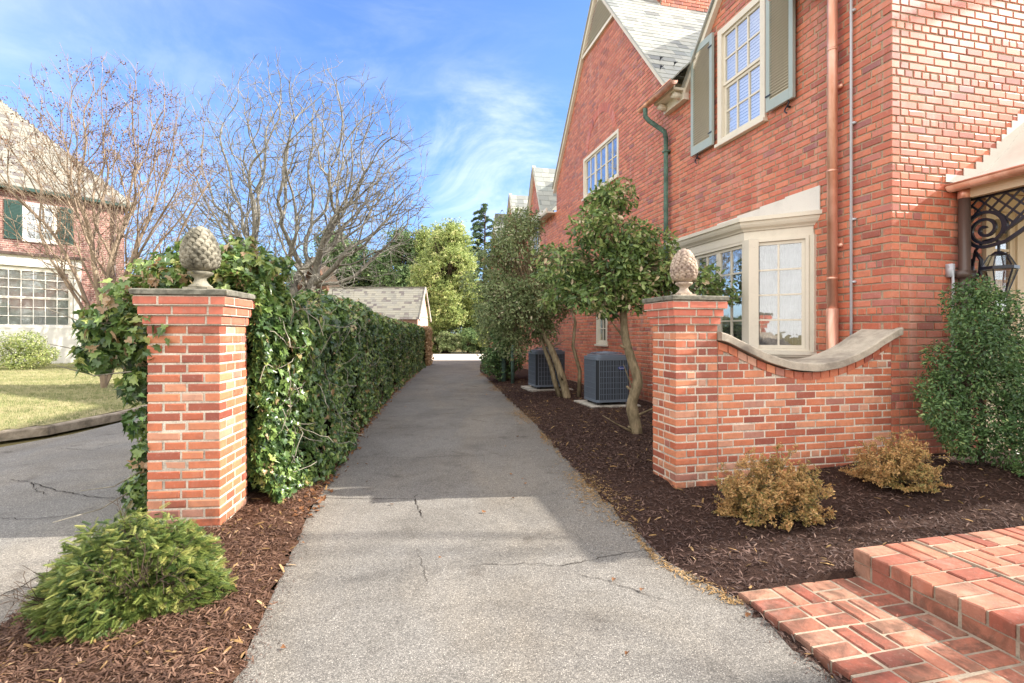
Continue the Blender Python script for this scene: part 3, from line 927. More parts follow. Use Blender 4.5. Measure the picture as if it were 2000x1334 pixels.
# ------------------------------------------------------------------ window builder
UP = Vector((0, 0, 1))
def window(house, frame, x0, x1, z0, z1, cols, rows, casing=.07, recess=.03, fmat='cream', backing='blind', casements=1, sash=False, proud=.02, bar=.022):
    o, e, n = frame
    f = MB()
    ci = casing
    # casing
    f.fbox(o, e, n, x0, x0 + ci, z0, z1, -.08, proud); f.fbox(o, e, n, x1 - ci, x1, z0, z1, -.08, proud)
    f.fbox(o, e, n, x0 + ci, x1 - ci, z1 - ci, z1, -.08, proud - .003); f.fbox(o, e, n, x0 + ci, x1 - ci, z0, z0 + ci * .7, -.08, proud - .003)
    w = f.build('window', M[fmat], house)
    if proud < .05:
        s = MB(); s.fbox(o, e, n, x0 - .02, x1 + .02, z0 - .045, z0 - .002, -.04, proud + .04); s.build('sill', M[fmat], w)
    g = MB(); p = MB(); bl = MB()
    X0, X1, Z0, Z1 = x0 + ci, x1 - ci, z0 + ci * .7, z1 - ci
    st = .04
    for c in range(casements):
        a = X0 + (X1 - X0) * c / casements; b = X0 + (X1 - X0) * (c + 1) / casements
        halves = ((Z0, (Z0 + Z1) / 2, 0), ((Z0 + Z1) / 2, Z1, .02)) if sash else ((Z0, Z1, 0),)
        for (za, zb, off) in halves:
            d0, d1 = -.06 + off, -.022 + off
            g.fbox(o, e, n, a + .002, a + st, za + .002, zb - .002, d0, d1); g.fbox(o, e, n, b - st, b - .002, za + .002, zb - .002, d0, d1)
            g.fbox(o, e, n, a + st, b - st, za + .002, za + st, d0, d1 - .001); g.fbox(o, e, n, a + st, b - st, zb - st, zb - .002, d0, d1 - .001)
            for i in range(1, cols):
                x = a + st + (b - a - 2 * st) * i / cols
                g.fbox(o, e, n, x - bar / 2, x + bar / 2, za + st, zb - st, d0 + .008, d1 - .004)
            rr = rows // 2 if sash else rows
            for i in range(1, rr):
                z = za + st + (zb - za - 2 * st) * i / rr
                g.fbox(o, e, n, a + st, b - st, z - bar / 2, z + bar / 2, d0 + .01, d1 - .006)
            p.fbox(o, e, n, a + st * .5, b - st * .5, za + st * .5, zb - st * .5, (d0 + d1) / 2 - .001, (d0 + d1) / 2 + .001)
    g.build('sash', M[fmat], w)
    p.build('pane', M['glass'], w)
    if backing == 'blind':
        z = Z0
        while z < Z1:
            P = [o + e * X0 + n * -.066 + UP * z, o + e * X1 + n * -.066 + UP * z, o + e * X1 + n * -.082 + UP * (z + .043), o + e * X0 + n * -.082 + UP * (z + .043)]
            bl.add(P, [(0, 1, 2, 3)])
            z += .045
        bl.build('blind', M['blind'], w)
    elif backing == 'curtain':
        k = 60; pts = []
        for i in range(k + 1):
            x = X0 + (X1 - X0) * i / k
            dd = -.1 - .006 * math.sin(i * .9) - .003 * math.sin(i * 2.1)
            pts.append(o + e * x + n * dd + UP * Z0); pts.append(o + e * x + n * dd + UP * Z1)
        bl.add(pts, [(2 * i, 2 * i + 2, 2 * i + 3, 2 * i + 1) for i in range(k)])
        bl.build('curtain', M['curtain'], w)
    rm = MB(); rm.fbox(o, e, n, X0 - .02, X1 + .02, Z0 - .02, Z1 + .02, -.32, -.3)
    rm.build('room_wall', M['room'], w)
    return w

# ------------------------------------------------------------------ main brick house
house = empty('brick_house', H(0, 0, 0), 'large red brick house with slate gables, bay window and copper downspouts along the driveway', 'house')
GAB = (4.1, 10.3, 7.2, 5.72, 9.42)
DORM = (.95, 3.45, 2.2, 5.35, 6.75)
FAR_D = [(12.6, 1.0, 6.9), (16.1, 1.0, 6.9), (19.3, .85, 6.4)]
def side_top(b):
    t = np.where(b < 4.1, 5.38, 4.95)
    d = np.interp(b, [DORM[0], DORM[2], DORM[1]], [DORM[3], DORM[4], DORM[3]])
    t = np.where((b > DORM[0]) & (b < DORM[1]), np.maximum(t, d), t)
    gz = np.interp(b, [4.1, 7.2, 10.3], [5.72, 9.42, 5.72])
    t = np.where((b >= 4.1) & (b <= 10.3), gz, t)
    for c, w, h in FAR_D:
        t = np.where(np.abs(b - c) < w, np.maximum(t, 4.95 + (h - 4.95) * (1 - np.abs(b - c) / w)), t)
    return t
OPEN_S = [(1.69, 2.67, 4.14, 5.80), (.95, 3.62, .95, 2.74), (6.1, 8.13, 4.72, 5.72), (6.69, 7.30, 1.12, 2.4), (12.0, 13.2, 4.0, 5.3), (18.9, 19.8, 3.2, 4.6), (15.5, 16.7, 4.0, 5.3)]
def inside_side(b, z):
    m = (b >= 0) & (b <= 21) & (z < side_top(b))
    for (x0, x1, z0, z1) in OPEN_S: m &= ~((b > x0) & (b < x1) & (z > z0) & (z < z1))
    return m
xs_s = np.arange(0, 21.001, .01)
PH = .0767
rects, strips = layout(-.05, 9.4, PH, .22, .0165, inside_side, xs_s, 6, 3, start=(.0, .108))
bricks_mesh('side_wall', SIDE, rects, M['brick_house'], house, .09, 5)
strips_mesh('side_mortar', SIDE, strips, M['mortar_house'], house, -.008)
# front wall: porch roof profile and door opening
def porch_z(a): return np.interp(a, [.70, .95, 1.2, 1.45, 1.71, 2.0, 2.4, 2.9, 3.9, 5.2], [2.86, 2.92, 3.04, 3.25, 3.54, 3.78, 4.0, 4.0, 2.93, 2.86])
def inside_front(a, z):
    m = (a >= 0) & (a <= 7) & (z < 5.4 + .95 * (np.minimum(a, 7 - a) + .3))
    m &= ~((a > 1.15) & (a < 3.6) & (z > .15) & (z < 2.78))
    return m
xs_f = np.arange(0, 7.001, .01)
rects, strips = layout(-.05, 8.9, PH, .208, .0155, inside_front, xs_f, 6, 9, start=(.108, .0))
bricks_mesh('front_wall', FRONT, rects, M['brick_house'], house, .09, 6)
strips_mesh('front_mortar', FRONT, strips, M['mortar_house'], house, -.008)

# relieving arch over the gable window
mb = MB()
cb, cz, r0, r1 = 7.1, 5.72, .72, .90
na = 26
for i in range(na):
    t0 = math.pi * (i + .07) / na; t1 = math.pi * (i + .93) / na
    if math.sin(t0) < .12 and math.sin(t1) < .12: continue
    P = []
    for d in (-.05, .008):
        for (rr, tt) in ((r0, t0), (r1, t0), (r1, t1), (r0, t1)):
            P.append(H(0, cb - rr * math.cos(tt), cz + rr * math.sin(tt)) - V * d)
    mb.add(P, [(0, 1, 2, 3)[::-1], (4, 5, 6, 7), (0, 4, 7, 3), (1, 2, 6, 5), (0, 1, 5, 4), (3, 7, 6, 2)])
mb.build('relieving_arch', M['brick_house'], house)

# windows in the side wall
window(house, SIDE, 1.69, 2.67, 4.14, 5.80, 3, 4, .09, backing='blind', sash=True, proud=.03)
window(house, SIDE, 6.1, 8.13, 4.72, 5.72, 2, 2, .07, backing='room', casements=3, proud=.01)
window(house, SIDE, 6.69, 7.30, 1.12, 2.4, 2, 4, .07, backing='curtain', proud=.01)
window(house, SIDE, 12.0, 13.2, 4.0, 5.3, 2, 2, .1, backing='room', casements=2)
window(house, SIDE, 15.5, 16.7, 4.0, 5.3, 2, 2, .1, backing='room', casements=2)
window(house, SIDE, 18.9, 19.8, 3.2, 4.6, 2, 4, .1, backing='room')

# shutters either side of the upper window
def shutter(b0, b1, z0, z1):
    f = MB(); o, e, n = SIDE
    fr = .065
    for (x0, x1, za, zb) in ((b0, b0 + fr, z0, z1), (b1 - fr, b1, z0, z1), (b0 + fr, b1 - fr, z0, z0 + .13), (b0 + fr, b1 - fr, z1 - .1, z1)):
        f.fbox(o, e, n, x0, x1, za, zb, .035, .075 + (.002 if x1 - x0 > fr + .01 else 0))
    s = f.build('shutter', M['shutter'], house)
    l = MB(); z = z0 + .13
    while z < z1 - .11:
        P = [o + e * (b0 + fr) + n * .071 + UP * z, o + e * (b1 - fr) + n * .071 + UP * z, o + e * (b1 - fr) + n * .045 + UP * (z + .035), o + e * (b0 + fr) + n * .045 + UP * (z + .035)]
        P2 = [p + UP * .006 for p in P]
        l.add(P + P2, [(0, 1, 2, 3)[::-1], (4, 5, 6, 7), (0, 4, 5, 1), (0, 3, 7, 4), (1, 5, 6, 2)])
        z += .036
    l.build('louvres', M['louvre'], s)
    b = MB(); b.fbox(o, e, n, b0 + fr, b1 - fr, z0 + .13, z1 - .1, .037, .041)
    b.build('back_board', M['louvre'], s)
    for zz in (z0 + .18, z1 - .2):
        h = MB(); h.fbox(o, e, n, (b0 if b0 > 2 else b1 - .09), (b0 + .09 if b0 > 2 else b1), zz, zz + .02, .078, .084); h.build('hinge', M['iron'], s)
    # S-shaped holdback below
    cbx = b1 - .12 if b0 > 2 else b0 + .12
    pts = []
    for i in range(25):
        t = i / 24
        ang = -math.pi * .5 + t * math.pi * 1.5 if t < .5 else 0
        x = .035 * math.sin(t * 2 * math.pi) ; zz = -.14 + .16 * t
        pts.append(o + e * (cbx + x) + n * .05 + UP * (z0 + zz))
    q = MB(); q.tube(pts, .009, 6); q.fbox(o, e, n, cbx - .008, cbx + .008, z0 - .07, z0 - .05, .0, .05)
    q.build('holdback', M['iron'], s, True)
shutter(2.74, 3.29, 4.17, 5.83)
shutter(1.17, 1.62, 4.17, 5.83)

# bay window
o, e, n = SIDE
def bayp(b, d): return H(-d, b)
Bp = [(.93, .0), (1.46, .52), (3.08, .52), (3.62, .0)]
def bay_poly(off, t=.0):
    return [bayp(Bp[0][0] - off * 1.2, -.05), bayp(Bp[0][0] - off * 1.2, .0), bayp(Bp[1][0] - off * .45, Bp[1][1] + off), bayp(Bp[2][0] + off * .45, Bp[2][1] + off), bayp(Bp[3][0] + off * 1.2, .0), bayp(Bp[3][0] + off * 1.2, -.05)]
bay = empty('bay_window', H(0, 2.2, .9)); bay.parent = house; bay.location = (H(0, 2.2, .9) - house.location)
mb = MB()
mb.prism(bay_poly(-.012), .50, 1.10)
mb.prism(bay_poly(.03), 1.10, 1.16)
mb.build('apron', M['cream'], bay)
mb = MB()
mb.prism(bay_poly(-.012), 2.50, 2.605)
lv_ = [(.004, 2.607), (.012, 2.622), (.02, 2.63), (.045, 2.65), (.062, 2.68), (.07, 2.712), (.09, 2.716), (.092, 2.762)]
k0 = len(mb.v)
for o_ff, z_ in lv_: mb.v += [(p[0], p[1], z_) for p in bay_poly(o_ff)]
for i in range(len(lv_) - 1):
    for j in range(5): mb.f.append((k0 + i * 6 + j, k0 + i * 6 + j + 1, k0 + (i + 1) * 6 + j + 1, k0 + (i + 1) * 6 + j))
mb.f.append(tuple(k0 + (len(lv_) - 1) * 6 + j for j in range(6))); mb.f.append(tuple(k0 + j for j in range(6))[::-1])
mb.build('cornice', M['cream'], bay)
# painted zig-zag flashing up the wall
vs = []; top = []
fl = [(.84, 3.04), (.98, 3.04), (.98, 3.02), (1.3, 3.02), (1.3, 3.0), (1.38, 3.0), (1.38, 2.93)] 
mb = MB()
x = .84; z = 3.03
segs = [(.84, 1.36, 3.035), (1.36, 1.80, 3.02), (1.80, 2.25, 3.0), (2.25, 2.7, 2.985), (2.7, 3.12, 2.96), (3.12, 3.55, 2.86)]
for x0, x1, z1 in segs: mb.fbox(*SIDE, x0, x1, 2.74, z1, .002, .014)
mb.build('flashing', M['flash'], bay)
mb = MB()
for i in range(4): 
    c = bayp(*Bp[i]); 
for (p, q) in (((1.40, .47), .07), ((3.14, .47), .07)):
    mb = MB(); c = bayp(p[0], p[1]); mb.prism([bayp(p[0] - .07, p[1] - .06), bayp(p[0] - .03, p[1] + .045), bayp(p[0] + .07, p[1] + .045), bayp(p[0] + .07, p[1] - .06)] if p[0] < 2 else [bayp(p[0] - .07, p[1] - .06), bayp(p[0] - .07, p[1] + .045), bayp(p[0] + .03, p[1] + .045), bayp(p[0] + .07, p[1] - .06)], 1.16, 2.5)
    mb.build('corner_post', M['cream'], bay)
for x0, x1 in ((.90, .985), (3.57, 3.66)):
    mb = MB(); mb.fbox(*SIDE, x0, x1, 1.16, 2.5, -.02, .03); mb.build('jamb', M['cream'], bay)
def face_frame(p, q):
    a = bayp(*p); b = bayp(*q); ee = (b - a).normalized(); nn_ = Vector((ee.y, -ee.x, 0))
    if nn_.dot(-V) < 0: nn_ = -nn_
    return a, ee, nn_, (b - a).length
a_, e_, n_2, L_ = face_frame((1.43, .5), (.96, .03))
def bay_window_part(fr, x0, x1, cols, cas, backing):
    w = window(bay, fr, x0, x1, 1.17, 2.50, cols, 4, .035, fmat='cream', backing=backing, casements=cas, proud=.006, bar=.02)
    return w
bay_window_part((a_, e_, n_2), .03, L_ - .01, 2, 1, 'curtain')
bay_window_part((bayp(1.47, .5), U, -V), .0, 1.6, 2, 3, 'curtain')

# gutters, soffits, downspouts
def gutter(b0, b1, z, out=.36, mat='copper'):
    mb = MB()
    k = 7
    pts0 = []
    N = 8
    prof = [(math.cos(t), math.sin(t)) for t in np.linspace(math.pi, 2 * math.pi, 9)]
    r = .065
    base = len(mb.v)
    for b in (b0, b1):
        for rr in (r, r - .006):
            for (c, s_) in prof: mb.v.append(tuple(H(-(out + c * rr), b, z + s_ * rr)))
    m = len(prof)
    for i in range(m - 1):
        mb.f += [(i, i + 1, 2 * m + i + 1, 2 * m + i), (m + i, 3 * m + i, 3 * m + i + 1, m + i + 1)]
    mb.f += [tuple(range(m)), tuple(range(2 * m, 3 * m))[::-1]]
    mb.tube([H(-(out + r), b0, z + .004), H(-(out + r), b1, z + .004)], .011, 8)
    mb.tube([H(-(out - r), b0, z + .002), H(-(out - r), b1, z + .002)], .008, 6)
    return mb.build('gutter', M[mat], house, True)
gutter(3.30, 4.42, 5.36)
gutter(-.3, 1.22, 5.36)
gutter(19.9, 21.2, 4.95)
mb = MB()
for b0, b1 in ((3.46, 4.1), (-.25, .94), (10.4, 11.5), (13.7, 15.0), (17.2, 18.4), (20.2, 21)):
    z = 5.30 if b0 < 5 else 4.9
    mb = MB(); mb.fbox(*SIDE, b0, b1, z, z + .04, -.02, .27); mb.fbox(*SIDE, b0, b1, z + .04, z + .14, .25, .285)
    mb.build('eaves', M['cream'], house)
mb = MB()
for b in (3.55, 4.0, .85): # rounded cornice moulding ends
    mb = MB(); mb.tube([H(-.10, b, 5.23), H(-.24, b, 5.26)], .055, 10); mb.build('cornice_scroll', M['cream'], house, True)
mb = MB()
for b0, b1 in ((3.46, 4.08), (-.2, .93)):
    mb = MB(); mb.fbox(*SIDE, b0, b1, 5.16, 5.30, -.02, .10); mb.build('cornice_moulding', M['cream'], house)
def downspout(pts, r, mat):
    mb = MB(); mb.tube(pts, r, 12); 
    return mb
d = downspout([H(-.37, 4.22, 5.30), H(-.37, 4.22, 5.16), H(-.33, 4.18, 5.08), H(-.09, 4.06, 4.86), H(-.07, 4.05, 4.74), H(-.07, 4.05, .0)], .04, 'copper_pat')
for z in (4.5, 3.0, 1.2): d.fbox(*SIDE, 4.0, 4.1, z, z + .03, -.01, .115)
dp = d.build('downspout', M['copper_pat'], house, True)
d = downspout([H(-.10, .60, 5.33), H(-.085, .60, 5.0), H(-.085, .60, 1.62)], .05, 'copper')
d.tube([H(-.085, .60, 1.64), H(-.085, .60, .02)], .057, 12)
for z in (4.4, 3.1, 1.95): d.tube([H(-.085, .60, z), H(-.085, .60, z + .025)], .0535, 12)
for z in (4.0, 2.3): d.fbox(*SIDE, .54, .66, z, z + .035, -.01, .03)
d.build('downspout', M['copper'], house, True)
mb = MB(); mb.tube([H(-.02, .30, 5.25), H(-.03, .35, 5.15), H(-.03, .42, 4.98), H(-.03, .42, 4.85), H(-.03, .42, .1)], .0135, 8)
for z in (4.72, 3.55, 2.55, 1.9): mb.fbox(*SIDE, .385, .445, z, z + .02, -.004, .03)
mb.build('conduit', M['galv'], house, True)
d = downspout([H(-.2, 20.3, 4.8), H(-.07, 20.5, 4.5), H(-.07, 20.5, 0)], .05, 'bronze')
d.build('downspout', M['bronze'], house, True)

# rake boards
def rake(p0, p1, wd=.13, out=.07, name='rake_board'):
    """cream board under the slate edge along a gable; p=(b,z)"""
    mb = MB()
    (b0, z0), (b1, z1) = p0, p1
    P = []
    for d in (-.02, out):
        P += [H(-d, b0, z0), H(-d, b1, z1), H(-d, b1, z1 - wd), H(-d, b0, z0 - wd)]
    mb.add(P, [(0, 1, 2, 3), (7, 6, 5, 4), (0, 4, 5, 1), (3, 2, 6, 7), (0, 3, 7, 4), (1, 5, 6, 2)])
    P = []
    for d in (-.02, out + .035):
        P += [H(-d, b0, z0 + .035), H(-d, b1, z1 + .035), H(-d, b1, z1 + .003), H(-d, b0, z0 + .003)]
    sl = MB(); sl.add(P, [(0, 1, 2, 3), (7, 6, 5, 4), (0, 4, 5, 1), (3, 2, 6, 7), (0, 3, 7, 4), (1, 5, 6, 2)])
    o_ = mb.build(name, M['cream'], house)
    sl.build('verge_slate', M['slate'], o_)
gs = (9.42 - 5.72) / 3.1
rake((4.02, 5.72 + .03 - .08 * gs), (7.2, 9.45)); rake((10.42, 5.72 + .03 - .12 * gs), (7.2, 9.45))
rake((.85, DORM[3] - .05), (2.2, DORM[4] + .06)); rake((3.55, DORM[3] - .05), (2.2, DORM[4] + .06))
for c, w, h in FAR_D:
    rake((c - w - .05, 4.95), (c, h + .06), .1); rake((c + w + .05, 4.95), (c, h + .06), .1)

# attic louvre in the gable
mb = MB(); lv = MB()
o, e, n = SIDE
zb = 8.28
hw = lambda z: (9.42 - z) / gs - .12
z = zb
while z < 9.1:
    w = hw(z)
    P = [H(-.05, 7.2 - w, z), H(-.05, 7.2 + w, z), H(-.012, 7.2 + w * .9, z + .06), H(-.012, 7.2 - w * .9, z + .06)]
    lv.add(P + [p + UP * .01 for p in P], [(0, 1, 2, 3)[::-1], (4, 5, 6, 7), (0, 4, 5, 1)])
    z += .085
mb.fbox(*SIDE, 7.2 - hw(zb) - .05, 7.2 + hw(zb) + .05, zb - .07, zb, -.02, .055)
P = [H(-.004, 7.2 - hw(zb), zb), H(-.004, 7.2 + hw(zb), zb), H(-.004, 7.2, 9.25)]
mb.add(P, [(0, 1, 2)])
at = mb.build('attic_vent', M['cream'], house); lv.build('slats', M['white'], at)

# roofs
def plane_slates(name, o_, e_v, s_v, rows, expo, w, inside, xs, mat, parent, seed):
    n_v = Vector(e_v).cross(Vector(s_v)).normalized()
    if n_v.z < 0: n_v = -n_v
    return roof_slates(name, o_, e_v, Vector(s_v).normalized(), n_v, (rows, expo), w, mat, parent, seed, xs=xs, inside=inside)
# cross gable, slope facing the camera: across = V, up-slope = U*cos + z*sin
th = math.atan(gs); sv = U * math.cos(th) + UP * math.sin(th)
plane_slates('roof', H(0, 4.02, 5.72 + .03 - .08 * gs + .035), V, sv, 26, .19, .28,
             lambda x, y: (x > -.12) & (x < 7), np.arange(-.12, 7, .02), M['slate'], house, 11)
sv2 = -U * math.cos(th) + UP * math.sin(th)
plane_slates('roof', H(0, 10.42, 5.72 + .03 - .12 * gs + .035), V, sv2, 27, .19, .28,
             lambda x, y: (x > -.12) & (x < 7), np.arange(-.12, 7, .02), M['slate'], house, 12)
# front wing main roof, slope facing the drive; cut by the valley
tf = math.atan(.95); svf = V * math.cos(tf) + UP * math.sin(tf)
def in_fw(x, y):
    a = -.36 + y * math.cos(tf); z = 5.38 + (a + .36) * .95
    bmax = 4.1 + (z - 5.78) / gs if z > 5.78 else 4.25
    m = (x > -.55) & (x < bmax + .05)  # unseen front overhang lengthened so its shadow falls farther forward on the drive
    if a < .3: 
        hw_ = (DORM[4] - z) / (DORM[4] - DORM[3]) * 1.25
        m &= ~(np.abs(x - 2.2) < max(hw_, 0) + .0)
    return m
plane_slates('roof', H(-.36, 0, 5.40), U, svf, 27, .19, .28, in_fw, np.arange(-.55, 7.2, .02), M['slate'], house, 13)
svb = -V * math.cos(tf) + UP * math.sin(tf)
plane_slates('roof', H(7.36, 0, 5.40), U, svb, 28, .19, .3, lambda x, y: (x > -.55) & (x < 7), np.arange(-.55, 7.2, .02), M['slate'], house, 14)
# wall dormer roof
ds = (DORM[4] - DORM[3]) / 1.25
td = math.atan(ds)
for sg, bb in ((1, DORM[0] - .1), (-1, DORM[1] + .1)):
    plane_slates('roof', H(0, bb, DORM[3] - .1 * ds + .05), V, U * sg * math.cos(td) + UP * math.sin(td), 10, .19, .28,
                 lambda x, y: (x > -.12) & (x < .15 + y * .7), np.arange(-.12, 1.7, .02), M['slate'], house, 15 + sg)
# far range roof and its dormers
plane_slates('roof', H(-.25, 10.4, 4.86), U, V * math.cos(R(45)) + UP * math.sin(R(45)), 22, .2, .3,
             lambda x, y: x > 0, np.arange(0, 10.9, .03), M['slate'], house, 18)
for c, w, h in FAR_D:
    td = math.atan((h - 4.95) / w)
    for sg in (1, -1):
        plane_slates('roof', H(0, c - sg * (w + .06), 4.95), V, U * sg * math.cos(td) + UP * math.sin(td), 11, .2, .28,
                     lambda x, y: (x > -.1) & (x < .1 + y * .9), np.arange(-.1, 2.3, .03), M['slate'], house, int(c))
# far end wall, and a closing back wall
mb = MB()
mb.fbox(*SIDE, 20.9, 21.0, -.05, 4.93, -4, -.1)
mb.build('end_wall', M['brick_far'], house)
# chimney behind the ridge
def chimney(house, a0, a1, b0, b1, z0, z1, mat):
    c = MB()
    for (fr, L) in (((H(a0, b0), U, -V), b1 - b0), ((H(a0, b0), V, -U), a1 - a0)):
        pass
    c.fbox(C0, V, -U, a0 + .012, a1 - .012, z0, z1, -b1 + .012, -b0 - .012)
    ch = c.build('chimney', M['mortar_house'], house)
    re, _ = layout(z0, z1, PH, .22, .013, lambda x, z: (x >= 0) & (x <= b1 - b0), np.arange(0, b1 - b0 + .001, .01), 0, 3, start=(0, .108))
    bricks_mesh('chimney_side_brick', (H(a0, b0), U, -V), re, mat, ch, .012, 8)
    re, _ = layout(z0, z1, PH, .22, .013, lambda x, z: (x >= 0) & (x <= a1 - a0), np.arange(0, a1 - a0 + .001, .01), 0, 3, start=(.0, .0))
    bricks_mesh('chimney_face_brick', (H(a0, b0), V, -U), re, mat, ch, .012, 8)
chimney(house, 1.35, 2.75, 6.7, 7.6, 8.6, 11.2, M['brick_house'])

# iron snow guards on the slates
for i, (a, y) in enumerate(((.12, .9), (.35, .75), (-.02, .5), (.30, .35))):
    p = H(a, 4.02, 5.72 + .03 - .08 * gs + .05) + sv * y
    mb = MB(); nrm_ = V.cross(sv).normalized()
    if nrm_.z < 0: nrm_ = -nrm_
    mb.bar(p, p + nrm_ * .07, .012, .012); 
    for q in (-1, 0, 1): mb.bar(p + nrm_ * .03, p + nrm_ * .08 + V * q * .035 - sv * .01, .01, .01)
    mb.build('snow_guard', M['iron'], house)

# ------------------------------------------------------------------ porch roof, bracket, door on the front wall
K = 1.76
porch = empty('porch', H(2, 0, 2.8)); porch.parent = house; porch.location = H(2, 0, 2.8) - house.location
prof_a = np.array(list(np.linspace(.70, 2.45, 22)))
mb = MB()
P = []
for a in prof_a:
    z = float(porch_z(a)); P.append((a, z))
right = [(4.9 - a, z) for a, z in P[::-1]]
PP = P + right
for k in (0.012, K):
    for (a, z) in PP: mb.v.append(tuple(H(a, -k, z)))
    for (a, z) in PP: mb.v.append(tuple(H(a, -k, z - .03)))
m = len(PP)
for i in range(m - 1):
    mb.f += [(i, i + 1, 2 * m + i + 1, 2 * m + i), (m + i, 3 * m + i, 3 * m + i + 1, m + i + 1)]
    mb.f.append((2 * m + i, 2 * m + i + 1, 3 * m + i + 1, 3 * m + i))
mb.f += [(0, 2 * m, 3 * m, m), (m - 1, 2 * m - 1, 4 * m - 1, 3 * m - 1)]
mb.build('porch_roof', M['flash'], porch, True)
mb = MB()   # gable infill, soffit, fascia
mb.fbox(*FRONT, .86, 4.04, 2.80, 2.84, .02, K - .04)
mb.fbox(*FRONT, .80, .86, 2.70, 2.86, .014, K - .02); mb.fbox(*FRONT, 4.04, 4.1, 2.70, 2.86, .014, K - .02)
mb.build('soffit', M['tan'], porch)
mb = MB()
poly = [(a, z - .03) for a, z in PP if True]
k0 = len(mb.v)
for a, z in poly: mb.v.append(tuple(H(a, -(K - .04), z)))
mb.v += [tuple(H(PP[-1][0], -(K - .04), 2.8)), tuple(H(PP[0][0], -(K - .04), 2.8))]
mb.f.append(tuple(range(len(poly) + 2)))
mb.build('porch_gable', M['cream'], porch)
# stepped flashing on the wall
mb = MB()
z = 2.88; i = 0
while z < 3.9:
    a_at = float(np.interp(z, [2.86, 2.92, 3.04, 3.25, 3.54, 3.78, 4.0], [.72, .95, 1.2, 1.45, 1.71, 2.0, 2.4]))
    mb.fbox(*FRONT, a_at - .14, a_at + .25, z - .005, z + PH - .005, .004, .011 + .0004 * (i % 3))
    z += PH; i += 1
mb.build('flashing', M['flash'], porch)
# gutter along the porch eave (runs towards the street)
mb = MB()
prof = [(math.cos(t), math.sin(t)) for t in np.linspace(math.pi, 2 * math.pi, 9)]
r = .06; A0 = .70; ZG = 2.83
for kk in (.012, K):
    for rr in (r, r - .006):
        for (c, s_) in prof: mb.v.append(tuple(H(A0 + c * rr, -kk, ZG + s_ * rr)))
m = len(prof)
for i in range(m - 1):
    mb.f += [(i, i + 1, 2 * m + i + 1, 2 * m + i), (m + i, 3 * m + i, 3 * m + i + 1, m + i + 1)]
mb.f += [tuple(range(m)), tuple(range(2 * m, 3 * m))[::-1]]
mb.tube([H(A0 - r, -.012, ZG + .004), H(A0 - r, -K, ZG + .004)], .01, 8)
mb.build('gutter', M['copper'], porch, True)
mb = MB(); mb.tube([H(.80, -.075, 2.80), H(.80, -.075, .12)], .048, 14)
for z in (1.92, .9): mb.fbox(*FRONT, .72, .88, z, z + .07, .0, .128)
dsp = mb.build('downspout', M['bronze'], porch, True)
mb = MB(); mb.tube([H(.80, -.075, 2.79), H(.80, -.075, 2.70)], .054, 14); mb.build('outlet', M['copper'], dsp, True)
# small service pipe beside it
mb = MB(); mb.tube([H(.66, -.03, 2.05), H(.68, -.05, 2.0), H(.69, -.05, 1.9), H(.69, -.04, .2)], .012, 8); mb.fbox(*FRONT, .66, .71, 1.93, 2.06, .0, .055)
mb.build('service_pipe', M['galv'], house, True)
# wrought iron bracket in the plane a = .88
ir = MB(); AB = .90
def BP(k, z): return H(AB, -k, z)
def flat(pts, w=.022, t=.022):
    for p, q in zip(pts[:-1], pts[1:]): ir.bar(BP(*p), BP(*q), t, w)
flat([(.02, 2.70), (K - .06, 2.70)], .03); flat([(.03, 2.72), (.03, 2.46)], .04)
def band(k): return 2.50 + .16 * (k / .6) if False else 2.37 + .0 + .12 * max(0, (k - .30)) / .3
for i in range(12):   # lattice
    k0 = -.1 + i * .115
    for sg in (1, -1):
        a = (k0, 2.69) ; b = (k0 + sg * .30, 2.39)
        # clip to the area above the scroll band
        pts = []
        for t in np.linspace(0, 1, 30):
            k = a[0] + (b[0] - a[0]) * t; z = a[1] + (b[1] - a[1]) * t
            lim = 2.40 + (math.sqrt(max(0, .155 ** 2 - (k - .19) ** 2)) + .0 if abs(k - .19) < .155 else .0)
            if k > .345: lim = 2.36 + (k - .345) * .45
            if k > .03 and k < K - .08 and z > lim: pts.append((k, z))
        if len(pts) > 2: flat([pts[0], pts[-1]], .016, .014)
sp = []
for i in range(70):
    t = i / 69
    ang = math.pi * .6 - t * 4.3 * math.pi
    rr = .155 * (1 - t) ** .9 + .012
    sp.append((.19 + rr * math.cos(ang) * 1.05, 2.38 + rr * math.sin(ang)))
flat(sp, .026, .026)
ring = [(.19 + .165 * math.cos(t) * 1.05, 2.385 + .160 * math.sin(t)) for t in np.linspace(math.pi * .85, -.15 * math.pi, 30)]
flat(ring, .026, .03)
low = [(.03, 2.40)] + [(.19 - .17 * math.cos(t), 2.385 - .175 * math.sin(t)) for t in np.linspace(0, math.pi * .55, 16)] + [(.36, 2.235), (.48, 2.31), (.62, 2.41), (.80, 2.50), (1.05, 2.60), (K - .1, 2.68)]
flat(low, .03, .03)
flat([(.34, 2.33), (.45, 2.40), (.62, 2.50), (.85, 2.6), (1.1, 2.67)], .026, .03)
for t in np.linspace(0, 2 * math.pi, 10): pass
ir.build('scroll_bracket', M['iron'], porch)
